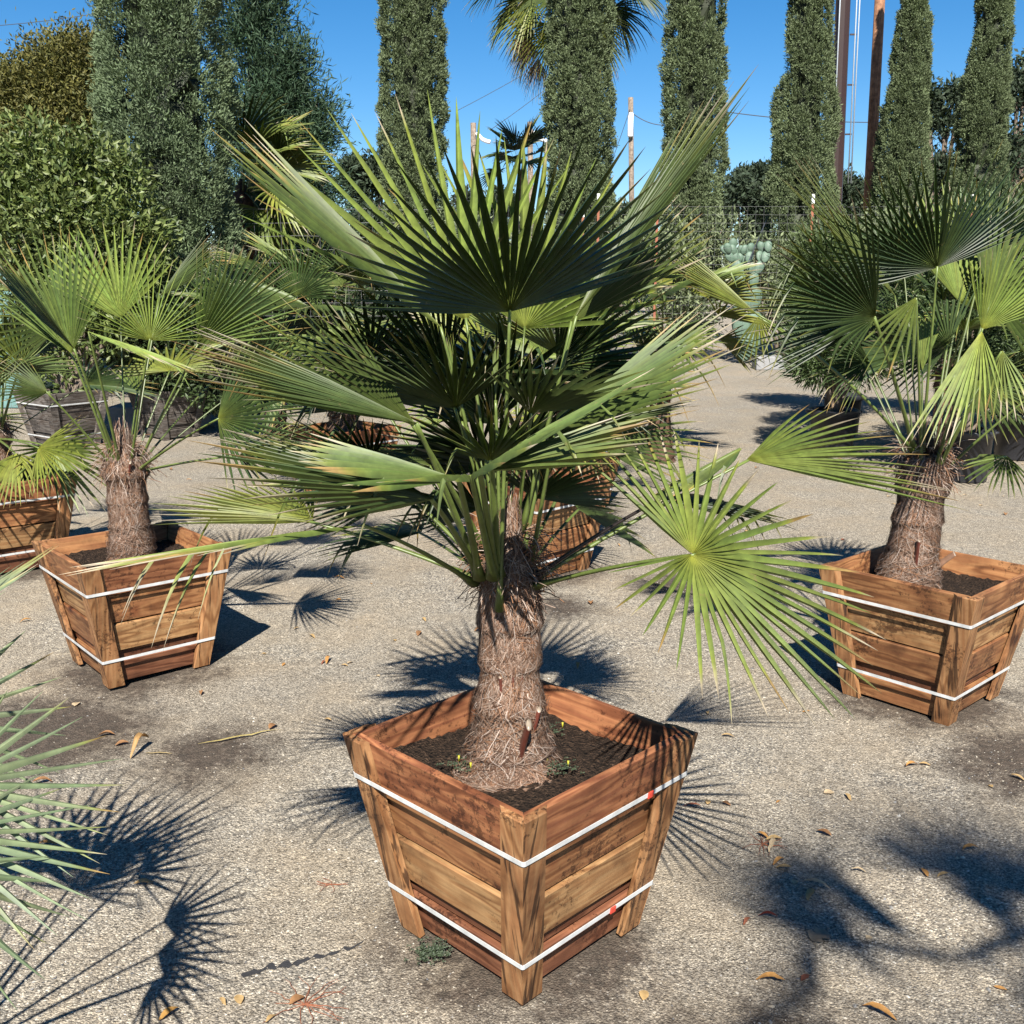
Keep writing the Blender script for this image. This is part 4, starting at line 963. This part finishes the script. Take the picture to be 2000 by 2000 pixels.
q2 = P(1600, 822, Z=0); pot(q2[0], q2[1] + .25, .20, .42, 'black plastic pot directly behind the pot with the pale trunk')
q3 = P(1838, 912, Z=0); pot(q3[0], q3[1] + .2, .20, .42, 'black plastic pot behind the right palm, striped by hanging leaves')
q4 = P(1925, 880, Z=0); pot(q4[0] + .2, q4[1] + .5, .22, .42, 'black plastic pot cut off at the right edge')
ol = dict(jit=.5, fill=.8, group='oleander shrubs in black pots')
leaf_tree('oleander', 'narrow leaved oleander rising from the pot with the pale trunk', 'bush', [(q1[0], q1[1] + .2, 1.35, .38, .35, .4), (q1[0] - .2, q1[1] + .1, .95, .3, .28, .3), (q1[0] + .3, q1[1] + .3, 1.1, .35, .3, .3)], 7500, (.085, .135, .05), .12, .017, 201, trunk=(q1[0], q1[1] + .2, .34), tw=.075, colr2=(.13, .19, .06), **ol)
leaf_tree('oleander', 'narrow leaved oleander in the second pot behind', 'bush', [(q2[0] + .05, q2[1] + .3, 1.3, .45, .4, .5), (q2[0] - .3, q2[1] + .3, .9, .35, .3, .35), (q2[0] + .3, q2[1] + .3, 1.6, .4, .3, .4)], 7500, (.085, .135, .05), .12, .017, 202, trunk=(q2[0], q2[1] + .25, .34), tw=.05, colr2=(.13, .19, .06), **ol)
leaf_tree('oleander', 'oleander behind the right palm above the striped pot', 'bush', [(q3[0], q3[1] + .3, 1.2, .5, .4, .45), (q3[0] - .4, q3[1] + .6, 1.6, .5, .4, .5), (q3[0] + .3, q3[1] + .2, .8, .4, .3, .3), (q3[0] + .2, q3[1] + .5, 1.9, .5, .4, .45)], 8500, (.085, .135, .05), .12, .017, 203, trunk=(q3[0], q3[1] + .2, .34), tw=.05, colr2=(.12, .18, .06), **ol)
leaf_tree('oleander', 'oleander cut off at the right edge', 'bush', [(q4[0] + .2, q4[1] + .5, 1.1, .5, .4, .5), (q4[0] + .1, q4[1] + .7, 1.7, .55, .4, .5), (q4[0] - .1, q4[1] + .5, .85, .4, .3, .3)], 6500, (.085, .135, .05), .12, .017, 204, trunk=(q4[0] + .2, q4[1] + .5, .34), tw=.05, colr2=(.12, .18, .06), **ol)
for k, (x, y, lab) in enumerate([(3.9, 12.6, 'bushy potted shrub row end nearest the gravel lane'), (5.2, 12.2, 'bushy shrub in the shaded row at the right, second from the lane'), (6.4, 11.6, 'bushy shrub in the shaded row at the far right'), (4.75, 9.2, 'bushy shrub behind the right edge palm, nearest of its row'), (5.7, 10.0, 'bushy shrub almost cut off by the right edge')]):
    leaf_tree('potted_shrub', lab, 'bush', [(x, y, 1.5, .7, .5, .6), (x + .3, y, .8, .6, .5, .5), (x - .2, y, 1.9, .5, .5, .4)], 9000, (.09, .135, .05), .12, .022, 210 + k, trunk=(x, y), tw=.08, colr2=(.14, .19, .06), jit=.6, fill=.8, group='shrubs lined up in the shade')

# fan palm behind the juniper, the tall drooping palm, the small far palm
fp = Palm(-3.25, 13.0, -.02, 2.75, .14, 'fan palm half hidden behind the right side of the juniper', seed=21, hairs=300, name='background_palm', group='palms behind the fence')
fp.random_crown(16, .55, .75, 41, elev=(70, -55), nseg=24, colors=(G_MID, G_LITE, (G_LITE + G_YEL) * .5), az=(-60, 60))
q = P(1075, -30, Y=29)
tp = Palm(q[0], q[1], -.02, q[2], .22, 'tall fan palm with drooping crown behind a cypress at the top', seed=22, hairs=200, name='background_palm', group='palms behind the fence', skirt=.1)
tp.random_crown(30, 1.5, 1.5, 43, elev=(60, -60), nseg=30, colors=(G_DARK, G_MID, (G_LITE + G_YEL) * .45), split=.35)
for (h, t) in (((1000, 70, 28.5), (985, 170, 28.5)), ((1015, 110, 28.6), (1010, 200, 28.6)), ((990, 60, 28.3), (970, 130, 28.3))):
    tp.frond(h, t, (h[0] + 60, h[1], 28.4), (35, 35), 22, color=np.array([.40, .27, .15]), burn=1, yel=.0, droop=.3, pc=np.array([.3, .2, .1]), label='dead tan hanging frond')
q = P(985, 320, Y=33)
sp_ = Palm(q[0], q[1], -.02, q[2], .16, 'small distant palm top beside the two short poles', seed=23, hairs=100, name='background_palm', group='palms behind the fence', skirt=.1)
sp_.random_crown(14, .8, .9, 47, elev=(80, 0), nseg=22, colors=(G_DARK, G_MID))

# palm behind the photographer that throws the soft shadow on the lower right
sh_p = Palm(1.06, -2.42, -.02, 4.25, .09, 'tall slender palm behind the camera that shades the lower right gravel', seed=61, hairs=100, name='shade_palm', group='palms outside the frame', skirt=.2)
sh_p.random_crown(20, .50, .55, 53, elev=(80, -45), nseg=26, split=.28, wide=.95, droop=.10)

# ---------------------------------------------------------------- fences
def fence(A, B, H, label, pitch=.15, posts=(), wr=.0028):
    A = np.array(A, float); B = np.array(B, float); d = B - A; L = np.linalg.norm(d); d = d / L
    root = empty('wire_fence', (A[0], A[1], 0)); tag(root, label, 'fence', 'wire mesh fences')
    r_ = np.random.RandomState(int(L * 10)); mb = MB()
    nv = int(L / pitch)
    for k in range(nv + 1):
        t = k * pitch; x, y = d * t
        zz = np.linspace(0, H, 6); pts = np.stack([x + r_.randn(6) * .004, y + r_.randn(6) * .004, zz], -1); tube(mb, pts, wr, 4, cap=False)
    for k in range(int(H / pitch) + 1):
        z = H - k * pitch; n = max(3, int(L / .4)); tt = np.linspace(0, L, n)
        pts = np.stack([d[0] * tt, d[1] * tt, z + r_.randn(n) * .005], -1); tube(mb, pts, wr * 1.15, 4, cap=False)
    mb.build('wire_mesh', M['wire'], root)
    for t in posts:
        mb = MB(); x, y = d * t + np.array([d[1], -d[0]]) * .03
        boxm(mb, (x - .022, y - .004, -.02), (x + .022, y + .004, H + .05)); boxm(mb, (x - .004, y + .004, -.02), (x + .004, y + .036, H + .05))
        p = mb.build('fence_post', M['post'], root, smooth=False)
        mb = MB(); boxm(mb, (x - .026, y - .008, H + .051), (x + .026, y + .040, H + .22)); mb.build('post_tip', M['post_tip'], p, smooth=False)
fence((-8.5, 12.3), (-.8, 12.3), 2.4, 'near wire mesh fence left of the front palm in front of dark shade', posts=(1.0,), wr=.0016)
fence((-.7, 12.4), (1.3, 20.0), 2.7, 'side run of wire mesh fence going away behind the front palm', posts=(7.8,), wr=.0013)
fence((1.4, 20.0), (13.5, 20.3), 2.95, 'far wire mesh fence below the cypresses', posts=(.2, 1.3, 4.2, 7.2, 10.2), wr=.0015)

# prickly pear
def cactus():
    q = P(1405, 640, Y=20.9); root = empty('prickly_pear', (q[0], q[1], 0)); tag(root, 'pale blue green prickly pear of many pads beyond the far fence', 'cactus')
    r_ = random.Random(8); th = np.linspace(0, 2 * PI, 18, endpoint=False)
    def pad(c, d, s, w_):
        d = nrm(np.array(d)); nn = nrm(np.cross(d, [r_.uniform(-.3, .3), 1, r_.uniform(-.3, .3)])); u = nrm(np.cross(nn, d)); mb = MB(); V = []
        for z, k in ((-.5, .0), (-.45, .8), (0, 1), (.45, .8), (.5, 0)):
            for t in th:
                rr = s * (k if k else .02)
                V.append(c + d * s + (d * math.cos(t) * rr + nn * math.sin(t) * rr * .68 * (1 + .15 * math.cos(t))) + u * z * .05)
        i, j = np.meshgrid(np.arange(4), np.arange(18), indexing='ij'); j2 = (j + 1) % 18
        mb.add(V, np.stack([i * 18 + j, i * 18 + j2, (i + 1) * 18 + j2, (i + 1) * 18 + j], -1).reshape(-1, 4))
        mb.build('pad', M['cactus'], root)
        return c + d * s * 1.9
    def grow(c, d, s, lev):
        e = pad(np.array(c), d, s, 0)
        if lev == 0: return
        for _ in range(2 if lev > 2 else r_.choice((1, 2, 2))):
            grow(e + np.array([r_.uniform(-.06, .06), r_.uniform(-.05, .05), -.03]), (d[0] * .3 + r_.uniform(-.7, .7), r_.uniform(-.3, .3), 1), s * r_.uniform(.8, .95), lev - 1)
    for x in (-.12, .12): grow((x, 0, 1.45), (r_.uniform(-.2, .2), 0, 1), .16, 3)
    pad(np.array([0., 0, 0]), (0, 0, 1), .28, 0); pad(np.array([.12, 0, .1]), (.1, 0, 1), .26, 0); pad(np.array([-.05, 0, .45]), (-.1, 0, 1), .28, 0); pad(np.array([.14, 0, .5]), (.1, 0, 1), .26, 0); pad(np.array([-.1, 0, .95]), (-.1, 0, 1), .27, 0); pad(np.array([.12, 0, 1.0]), (.1, 0, 1), .25, 0)
cactus()

# ---------------------------------------------------------------- poles and wires
def pole(px_t, py_t, px_b, py_b, Y, wpx, ztop, name, label, mat, seg=20, taper=.15, cat='pole', group=None):
    a = P(px_t, py_t, Y=Y); b = P(px_b, py_b, Y=Y); d = (a - b) / (a[2] - b[2])
    bot = b - d * (b[2] + .1); top = b + d * (ztop - b[2]); r = wpx / 1956 * Y / 2
    root = empty(name, (bot[0], bot[1], 0)); tag(root, label, cat, group)
    o = np.array([bot[0], bot[1], 0]); mb = MB()
    tube(mb, [bot - o, (bot + top) / 2 - o, top - o], [r * (1 + taper), r, r * (1 - taper)], seg); mb.build('pole_shaft', mat, root, smooth=seg > 8)
    return root, o, d, bot, top, r
rt, o, d, bot, top, r = pole(1591, 0, 1575, 352, 38, 27, 17, 'steel_pole', 'thick dark brown steel monopole with cables right of the fourth cypress', M['steel'], seg=8, cat='pole')
mb = MB()
for z in np.arange(6.5, 16, 1.6):
    c = bot + d * (z - bot[2]) - o; boxm(mb, (c[0] + r * .8, c[1] - r, c[2]), (c[0] + r + .16, c[1] - r + .05, c[2] + .05))
mb.build('cable_bracket', M['steel'], rt, smooth=False)
for dx in (.10, .2, -.12):
    mb = MB(); c0 = bot + d * 5 - o; c1 = top - o; s_ = r * (1 if dx > 0 else -.3)
    tube(mb, [c0 + [s_ + dx, -r - .05, 0], c1 + [s_ + dx, -r - .05, 0]], .022, 6); mb.build('cable', M['cable'], rt)
mb = MB(); c = bot + d * 11.3 - o; tube(mb, [c, c + d * .25], r * 1.18, 8); mb.build('collar', M['steel'], rt, smooth=False)
pole(1660, 0, 1641, 355, 28, 18.5, 13, 'utility_pole', 'reddish brown wooden utility pole with peeling surface', M['pole'], cat='pole')
ends = []
for k, (x, ytop, wd, lab) in enumerate([(893, 232, 10.5, 'leftmost short weathered pole between the first two cypresses'), (1000, 230, 10, 'short weathered pole left of the second cypress'), (1190, 184, 9.5, 'weathered pole with a white can between the second and third cypress')]):
    a = P(x, ytop, Y=58)
    rt, o, d, bot, top, r = pole(x, ytop + 10, x + 1, ytop + 120, 58, wd, a[2], 'utility_pole', lab, M['oldpole'], taper=.05)
    ends.append(top)
    mb = MB(); c = top - o
    if k == 2:
        tube(mb, [c + [0, -.25, -2.0], c + [0, -.25, -1.95], c + [0, -.25, -.85], c + [0, -.25, -.8]], [.12, .15, .15, .12], 12); mb.build('transformer_can', M['porcelain'], rt)
    else:
        tube(mb, bez(c + np.array([.2, -.2, -.5]), c + np.array([.35, -.2, -.9]), c + np.array([.9, -.3, -1.0]), 6), .11, 10); mb.build('lamp_arm', M['porcelain'], rt)
def wire(a, b, sag, label, r=.02):
    a = np.array(a, float); b = np.array(b, float); m_ = (a + b) / 2 - np.array([0, 0, sag]); mb = MB()
    tube(mb, bez(a, m_, b, 24), r, 5); tag(mb.build('overhead_wire', M['darkwire'], origin=a), label, 'wire', 'thin overhead wires')
wire(P(-60, 52, Y=50), P(330, -5, Y=50), .4, 'thin overhead wire crossing the sky at the top left', .016)
wire(ends[2] - [0, 0, .7], P(1330, 200, Y=57), 1.6, 'thin sagging wire from the pole with the white can', .022)
wire(P(1330, 205, Y=57), P(1760, 228, Y=57), .6, 'thin wire passing behind the steel and wooden poles', .024)
wire(ends[2] - [0, 0, .5], P(1145, 330, Y=52), .1, 'thin guy wire slanting down left of the pole with the white can', .016)
wire(P(860, 210, Y=56), P(1040, 110, Y=56), .1, 'thin wire rising to the right under the drooping palm', .014)
wire(P(925, 245, Y=56), P(1040, 160, Y=56), .1, 'second thin wire rising from the short poles', .014)
wire(P(1512, 260, Y=35), P(1410, 500, Y=19.6), .0, 'guy cable slanting down in front of the far hedge', .012)

# slabs and shed
def slab(px, py, Y, w_, dp, h, name, label, mat, cat):
    q = P(px, py, Y=Y); mb = MB(); boxm(mb, (-w_ / 2, -dp / 2, -.01), (w_ / 2, dp / 2, h)); o = mb.build(name, mat, smooth=False); o.location = (q[0], q[1], 0)
    b = o.modifiers.new('bevel', 'BEVEL'); b.width = .02; b.segments = 2
    tag(o, label, cat)
slab(1452, 660, 19.4, .55, .4, .24, 'concrete_block', 'pale concrete block by the far fence at the end of the lane', M['concrete'], 'block')
slab(300, 760, 11.6, 1.0, .5, .25, 'concrete_kerb', 'pale concrete block in the shade behind the left palm', M['concrete'], 'block')
q = P(15, 470, Y=14)
sh = empty('garden_shed', (q[0] - .8, q[1], 0)); tag(sh, 'low green shed with pale flat roof half hidden at the left edge', 'shed')
mb = MB(); boxm(mb, (-1.2, -.6, 0), (1.1, .6, 1.9)); mb.build('wall', M['teal'], sh, smooth=False)
mb = MB(); boxm(mb, (-1.35, -.75, 1.902), (1.3, .75, 2.05)); mb.build('roof', M['paleroof'], sh, smooth=False)
mb = MB(); boxm(mb, (-1.0, -.63, 1.2), (.9, -.603, 1.7)); mb.build('window', M['darkwire'], sh, smooth=False)

# ---------------------------------------------------------------- litter on the ground
def dry_leaf_mesh(L, W_, curl, seed, lobed=False):
    r_ = random.Random(seed); V = []; n = 9
    for k in range(n):
        t = k / (n - 1); wv = W_ * math.sin(PI * min(1, t * .96 + .04)) ** .8
        if lobed: wv = W_ * (.35 + .65 * abs(math.sin(t * PI * 2.5))) * (1 if t < .9 else .3)
        z = curl * L * (math.sin(t * PI) * .5 + .3 * t * t) ; y = r_.uniform(-.03, .03) * L
        for s in (-1, 0, 1): V.append((t * L - L / 2, y + s * wv / 2, z + abs(s) * wv * curl * .9 + .002))
    Q = []
    for k in range(n - 1):
        for s in (0, 1): a = k * 3 + s; Q.append((a, a + 1, a + 4, a + 3))
    return V, Q
cols = [(.62, .32, .10), (.62, .42, .19), (.42, .22, .10), (.72, .55, .34), (.36, .13, .07)]
protos = []
for k in range(10):
    V, Q = dry_leaf_mesh(.045 + .02 * (k % 3), .016 + .006 * (k % 4), .12 + .12 * (k % 3), k)
    mb = MB(); mb.add(V, Q, np.array(cols[k % 5])); o = mb.build('fallen_leaf', M['dry']); protos.append(o)
spots = [(535, 1250, 0), (620, 1242, 0), (660, 1245, 3), (745, 1205, 1), (800, 1170, 1), (790, 1195, 2), (1240, 1105, 1), (1720, 1440, 0), (1745, 1438, 1), (1620, 1640, 3), (1745, 1645, 0), (1470, 1620, 0), (1480, 1630, 1), (1440, 1572, 0), (1460, 1578, 1), (1455, 1590, 3), (1500, 1655, 3), (1540, 1665, 3), (1530, 1680, 1), (1455, 1838, 0), (1888, 1860, 0), (1215, 1870, 1), (1920, 1468, 1), (1870, 1480, 1), (1410, 1725, 4), (1520, 1830, 4), (1640, 1760, 3), (1850, 1230, 2), (200, 1385, 2), (230, 1400, 2), (80, 1480, 2), (90, 1600, 0), (270, 1668, 1), (450, 1880, 1), (510, 1915, 1), (560, 1880, 2), (610, 1245, 4), (640, 1090, 0), (700, 1100, 0), (590, 1075, 1), (1780, 1650, 1), (1660, 1900, 0), (1600, 1500, 1), (1555, 1570, 2), (420, 1885, 1), (1830, 1600, 0)]
used = set()
for i, (x, y, c) in enumerate(spots):
    k = (c + 5 * (i % 2)) % 10
    q = P(x, y, Z=0)
    if k in used: o = protos[k].copy(); col.objects.link(o)
    else: o = protos[k]; used.add(k)
    o.location = (q[0], q[1], ground_h(q[0], q[1]) + .003); o.rotation_euler = (random.Random(i).uniform(-.15, .15), random.Random(i + 9).uniform(-.1, .1), random.Random(i + 3).uniform(0, 6.28))
    sc = random.Random(i + 5).uniform(.45, .95); o.scale = (sc, sc, sc)
    tag(o, 'small dry curled leaf lying on the gravel', 'leaf', 'dry leaves fallen on the gravel')
rl = random.Random(77)
for i in range(150):
    Y = rl.uniform(2.8, 9.5) if i % 4 else rl.uniform(9, 18); X = rl.uniform(-.5, .5) * Y
    if any(abs(X - b[0]) + abs(Y - b[1]) < .36 for b in BOXES): continue
    k = rl.randrange(10)
    if k in used: o = protos[k].copy(); col.objects.link(o)
    else: o = protos[k]; used.add(k)
    o.location = (X, Y, float(ground_h(np.array(X), np.array(Y))) + .003); o.rotation_euler = (rl.uniform(-.15, .15), 0, rl.uniform(0, 6.28)); s = rl.uniform(.45, .9) * (1 if i % 4 else 1.4); o.scale = (s, s, s)
    tag(o, 'small dry curled leaf lying on the gravel', 'leaf', 'dry leaves fallen on the gravel')
for k in range(10):
    if k not in used: bpy.data.objects.remove(protos[k])
def special(x, y, L, W_, curl, c, rz, label, lobed=False, name='fallen_leaf', cat='leaf'):
    V, Q = dry_leaf_mesh(L, W_, curl, int(x), lobed); mb = MB(); mb.add(V, Q, np.array(c)); o = mb.build(name, M['dry']); q = P(x, y, Z=0)
    o.location = (q[0], q[1], ground_h(q[0], q[1]) + .004); o.rotation_euler = (0, 0, rz); tag(o, label, cat)
special(1548, 1757, .055, .055, .15, (.34, .28, .20), .4, 'broad grey brown lobed leaf lying in the soft shadow at the lower right', True)
special(318, 1915, .05, .018, .25, (.60, .33, .09), .9, 'bright orange curled leaf at the bottom left edge')
special(1450, 1718 + 0, .05, .012, .4, (.30, .06, .035), -.3, 'dark red curled leaf right of the front planter box')
special(455, 1390, .30, .010, .03, (.62, .50, .18), .42, 'long straw yellow leaf strip lying on the gravel left of the front planter', name='leaf_strip', cat='leaf strip')
special(300, 1418, .10, .008, .05, (.55, .42, .2), -.05, 'short thin straw strip beside the folded dry leaf', name='leaf_strip', cat='leaf strip')
special(265, 1415, .11, .022, .8, (.50, .30, .12), 1.3, 'folded dry brown leaf standing up on the gravel at the left', name='leaf_strip', cat='leaf strip')
# clover in the front box
def clover(x, y, label, seed, n=46, s=.0045, flowers=2):
    r_ = random.Random(seed); root = empty('clover_weed', (x, y, .45)); tag(root, label, 'weed', 'clover growing in the front planter')
    mb = MB(); 
    for _ in range(n):
        cx, cy = r_.gauss(0, .022), r_.gauss(0, .018); z = r_.uniform(.012, .03)
        for k in range(3):
            a = k * 2.09 + r_.uniform(-.3, .3); ss = s * r_.uniform(.8, 1.3); dx, dy = math.cos(a) * ss, math.sin(a) * ss
            mb.add([(cx, cy, z), (cx + dx - dy * .6, cy + dy + dx * .6, z + .002), (cx + dx * 1.4, cy + dy * 1.4, z), (cx + dx + dy * .6, cy + dy - dx * .6, z + .002)], [(0, 1, 2, 3)], np.array([.075, .11, .06]) * r_.uniform(.7, 1.3))
    mb.build('clover_leaves', M['leaf'], root, smooth=False)
    for _ in range(flowers):
        mb = MB(); cx, cy = r_.gauss(0, .03), r_.gauss(0, .02); tube(mb, [(cx, cy, .02), (cx, cy, .036)], [.0012, .003], 6, (.7, .65, .05)); mb.build('flower', M['leaf'], root)
clover(-.115, 2.31, 'clover patch with yellow flowers left of the front palm trunk', 1)
clover(.115, 2.29, 'clover patch with yellow flowers right of the front palm trunk', 2)
clover(.10, 2.50, 'clover patch behind right of the front palm trunk', 3, 25, flowers=1)
# weeds and dead roots on the gravel
q = P(815, 1800, Z=0)
cw = clover(q[0], q[1], 'low green clover mat against the front planter base at left', 6, 130, .0045, 0)
for o in bpy.data.objects:
    if o.get('label') == 'low green clover mat against the front planter base at left': o.location.z = -.012; o['group'] = 'ground weeds'
def roots(px, py, label, seed, s=.09, n=16, c=(.36, .14, .08)):
    q = P(px, py, Z=0); r_ = random.Random(seed); mb = MB()
    for _ in range(n):
        a = r_.uniform(0, 6.28); p = [np.array([0, 0, .004])]; 
        for k in range(6):
            a += r_.uniform(-.6, .6); p.append(p[-1] + np.array([math.cos(a), math.sin(a), r_.uniform(-.1, .12)]) * s * .2)
        p = np.array(p); p[:, 2] = np.clip(p[:, 2], .002, .02); tube(mb, p, np.linspace(.0012, .0005, 7), 4, c, cap=False)
    o = mb.build('root_tangle', M['bark']); o.location = (q[0], q[1], ground_h(q[0], q[1])); tag(o, label, 'dead roots')
roots(575, 1885, 'reddish dead root tangle at the bottom edge left of the front planter', 1)
roots(625, 1662, 'small reddish root tangle left of the front planter box', 2, .04, 8)
roots(1440, 1585, 'reddish twig tangle right of the front planter box', 3, .06, 12)
# tar filled crack
r_ = random.Random(3); pts = []
for k in range(26):
    f = k / 25; q = P(455 + 230 * f, 1832 - 62 * f + r_.uniform(-5, 5), Z=0); pts.append([q[0], q[1], ground_h(q[0], q[1]) + .0015])
mb = MB(); pts = np.array(pts); wv = np.array([.004 + .010 * abs(math.sin(k * .9)) * (1 if k < 14 else .4) for k in range(26)])
L_ = pts + np.stack([wv * .3, wv, wv * 0], -1); R_ = pts - np.stack([wv * .3, wv, wv * 0], -1)
mb.add(np.stack([L_, R_], 1).reshape(-1, 3), [(2 * k, 2 * k + 1, 2 * k + 3, 2 * k + 2) for k in range(25)], np.array([.05, .05, .055])); tag(mb.build('ground_crack', M['bark']), kind='structure')
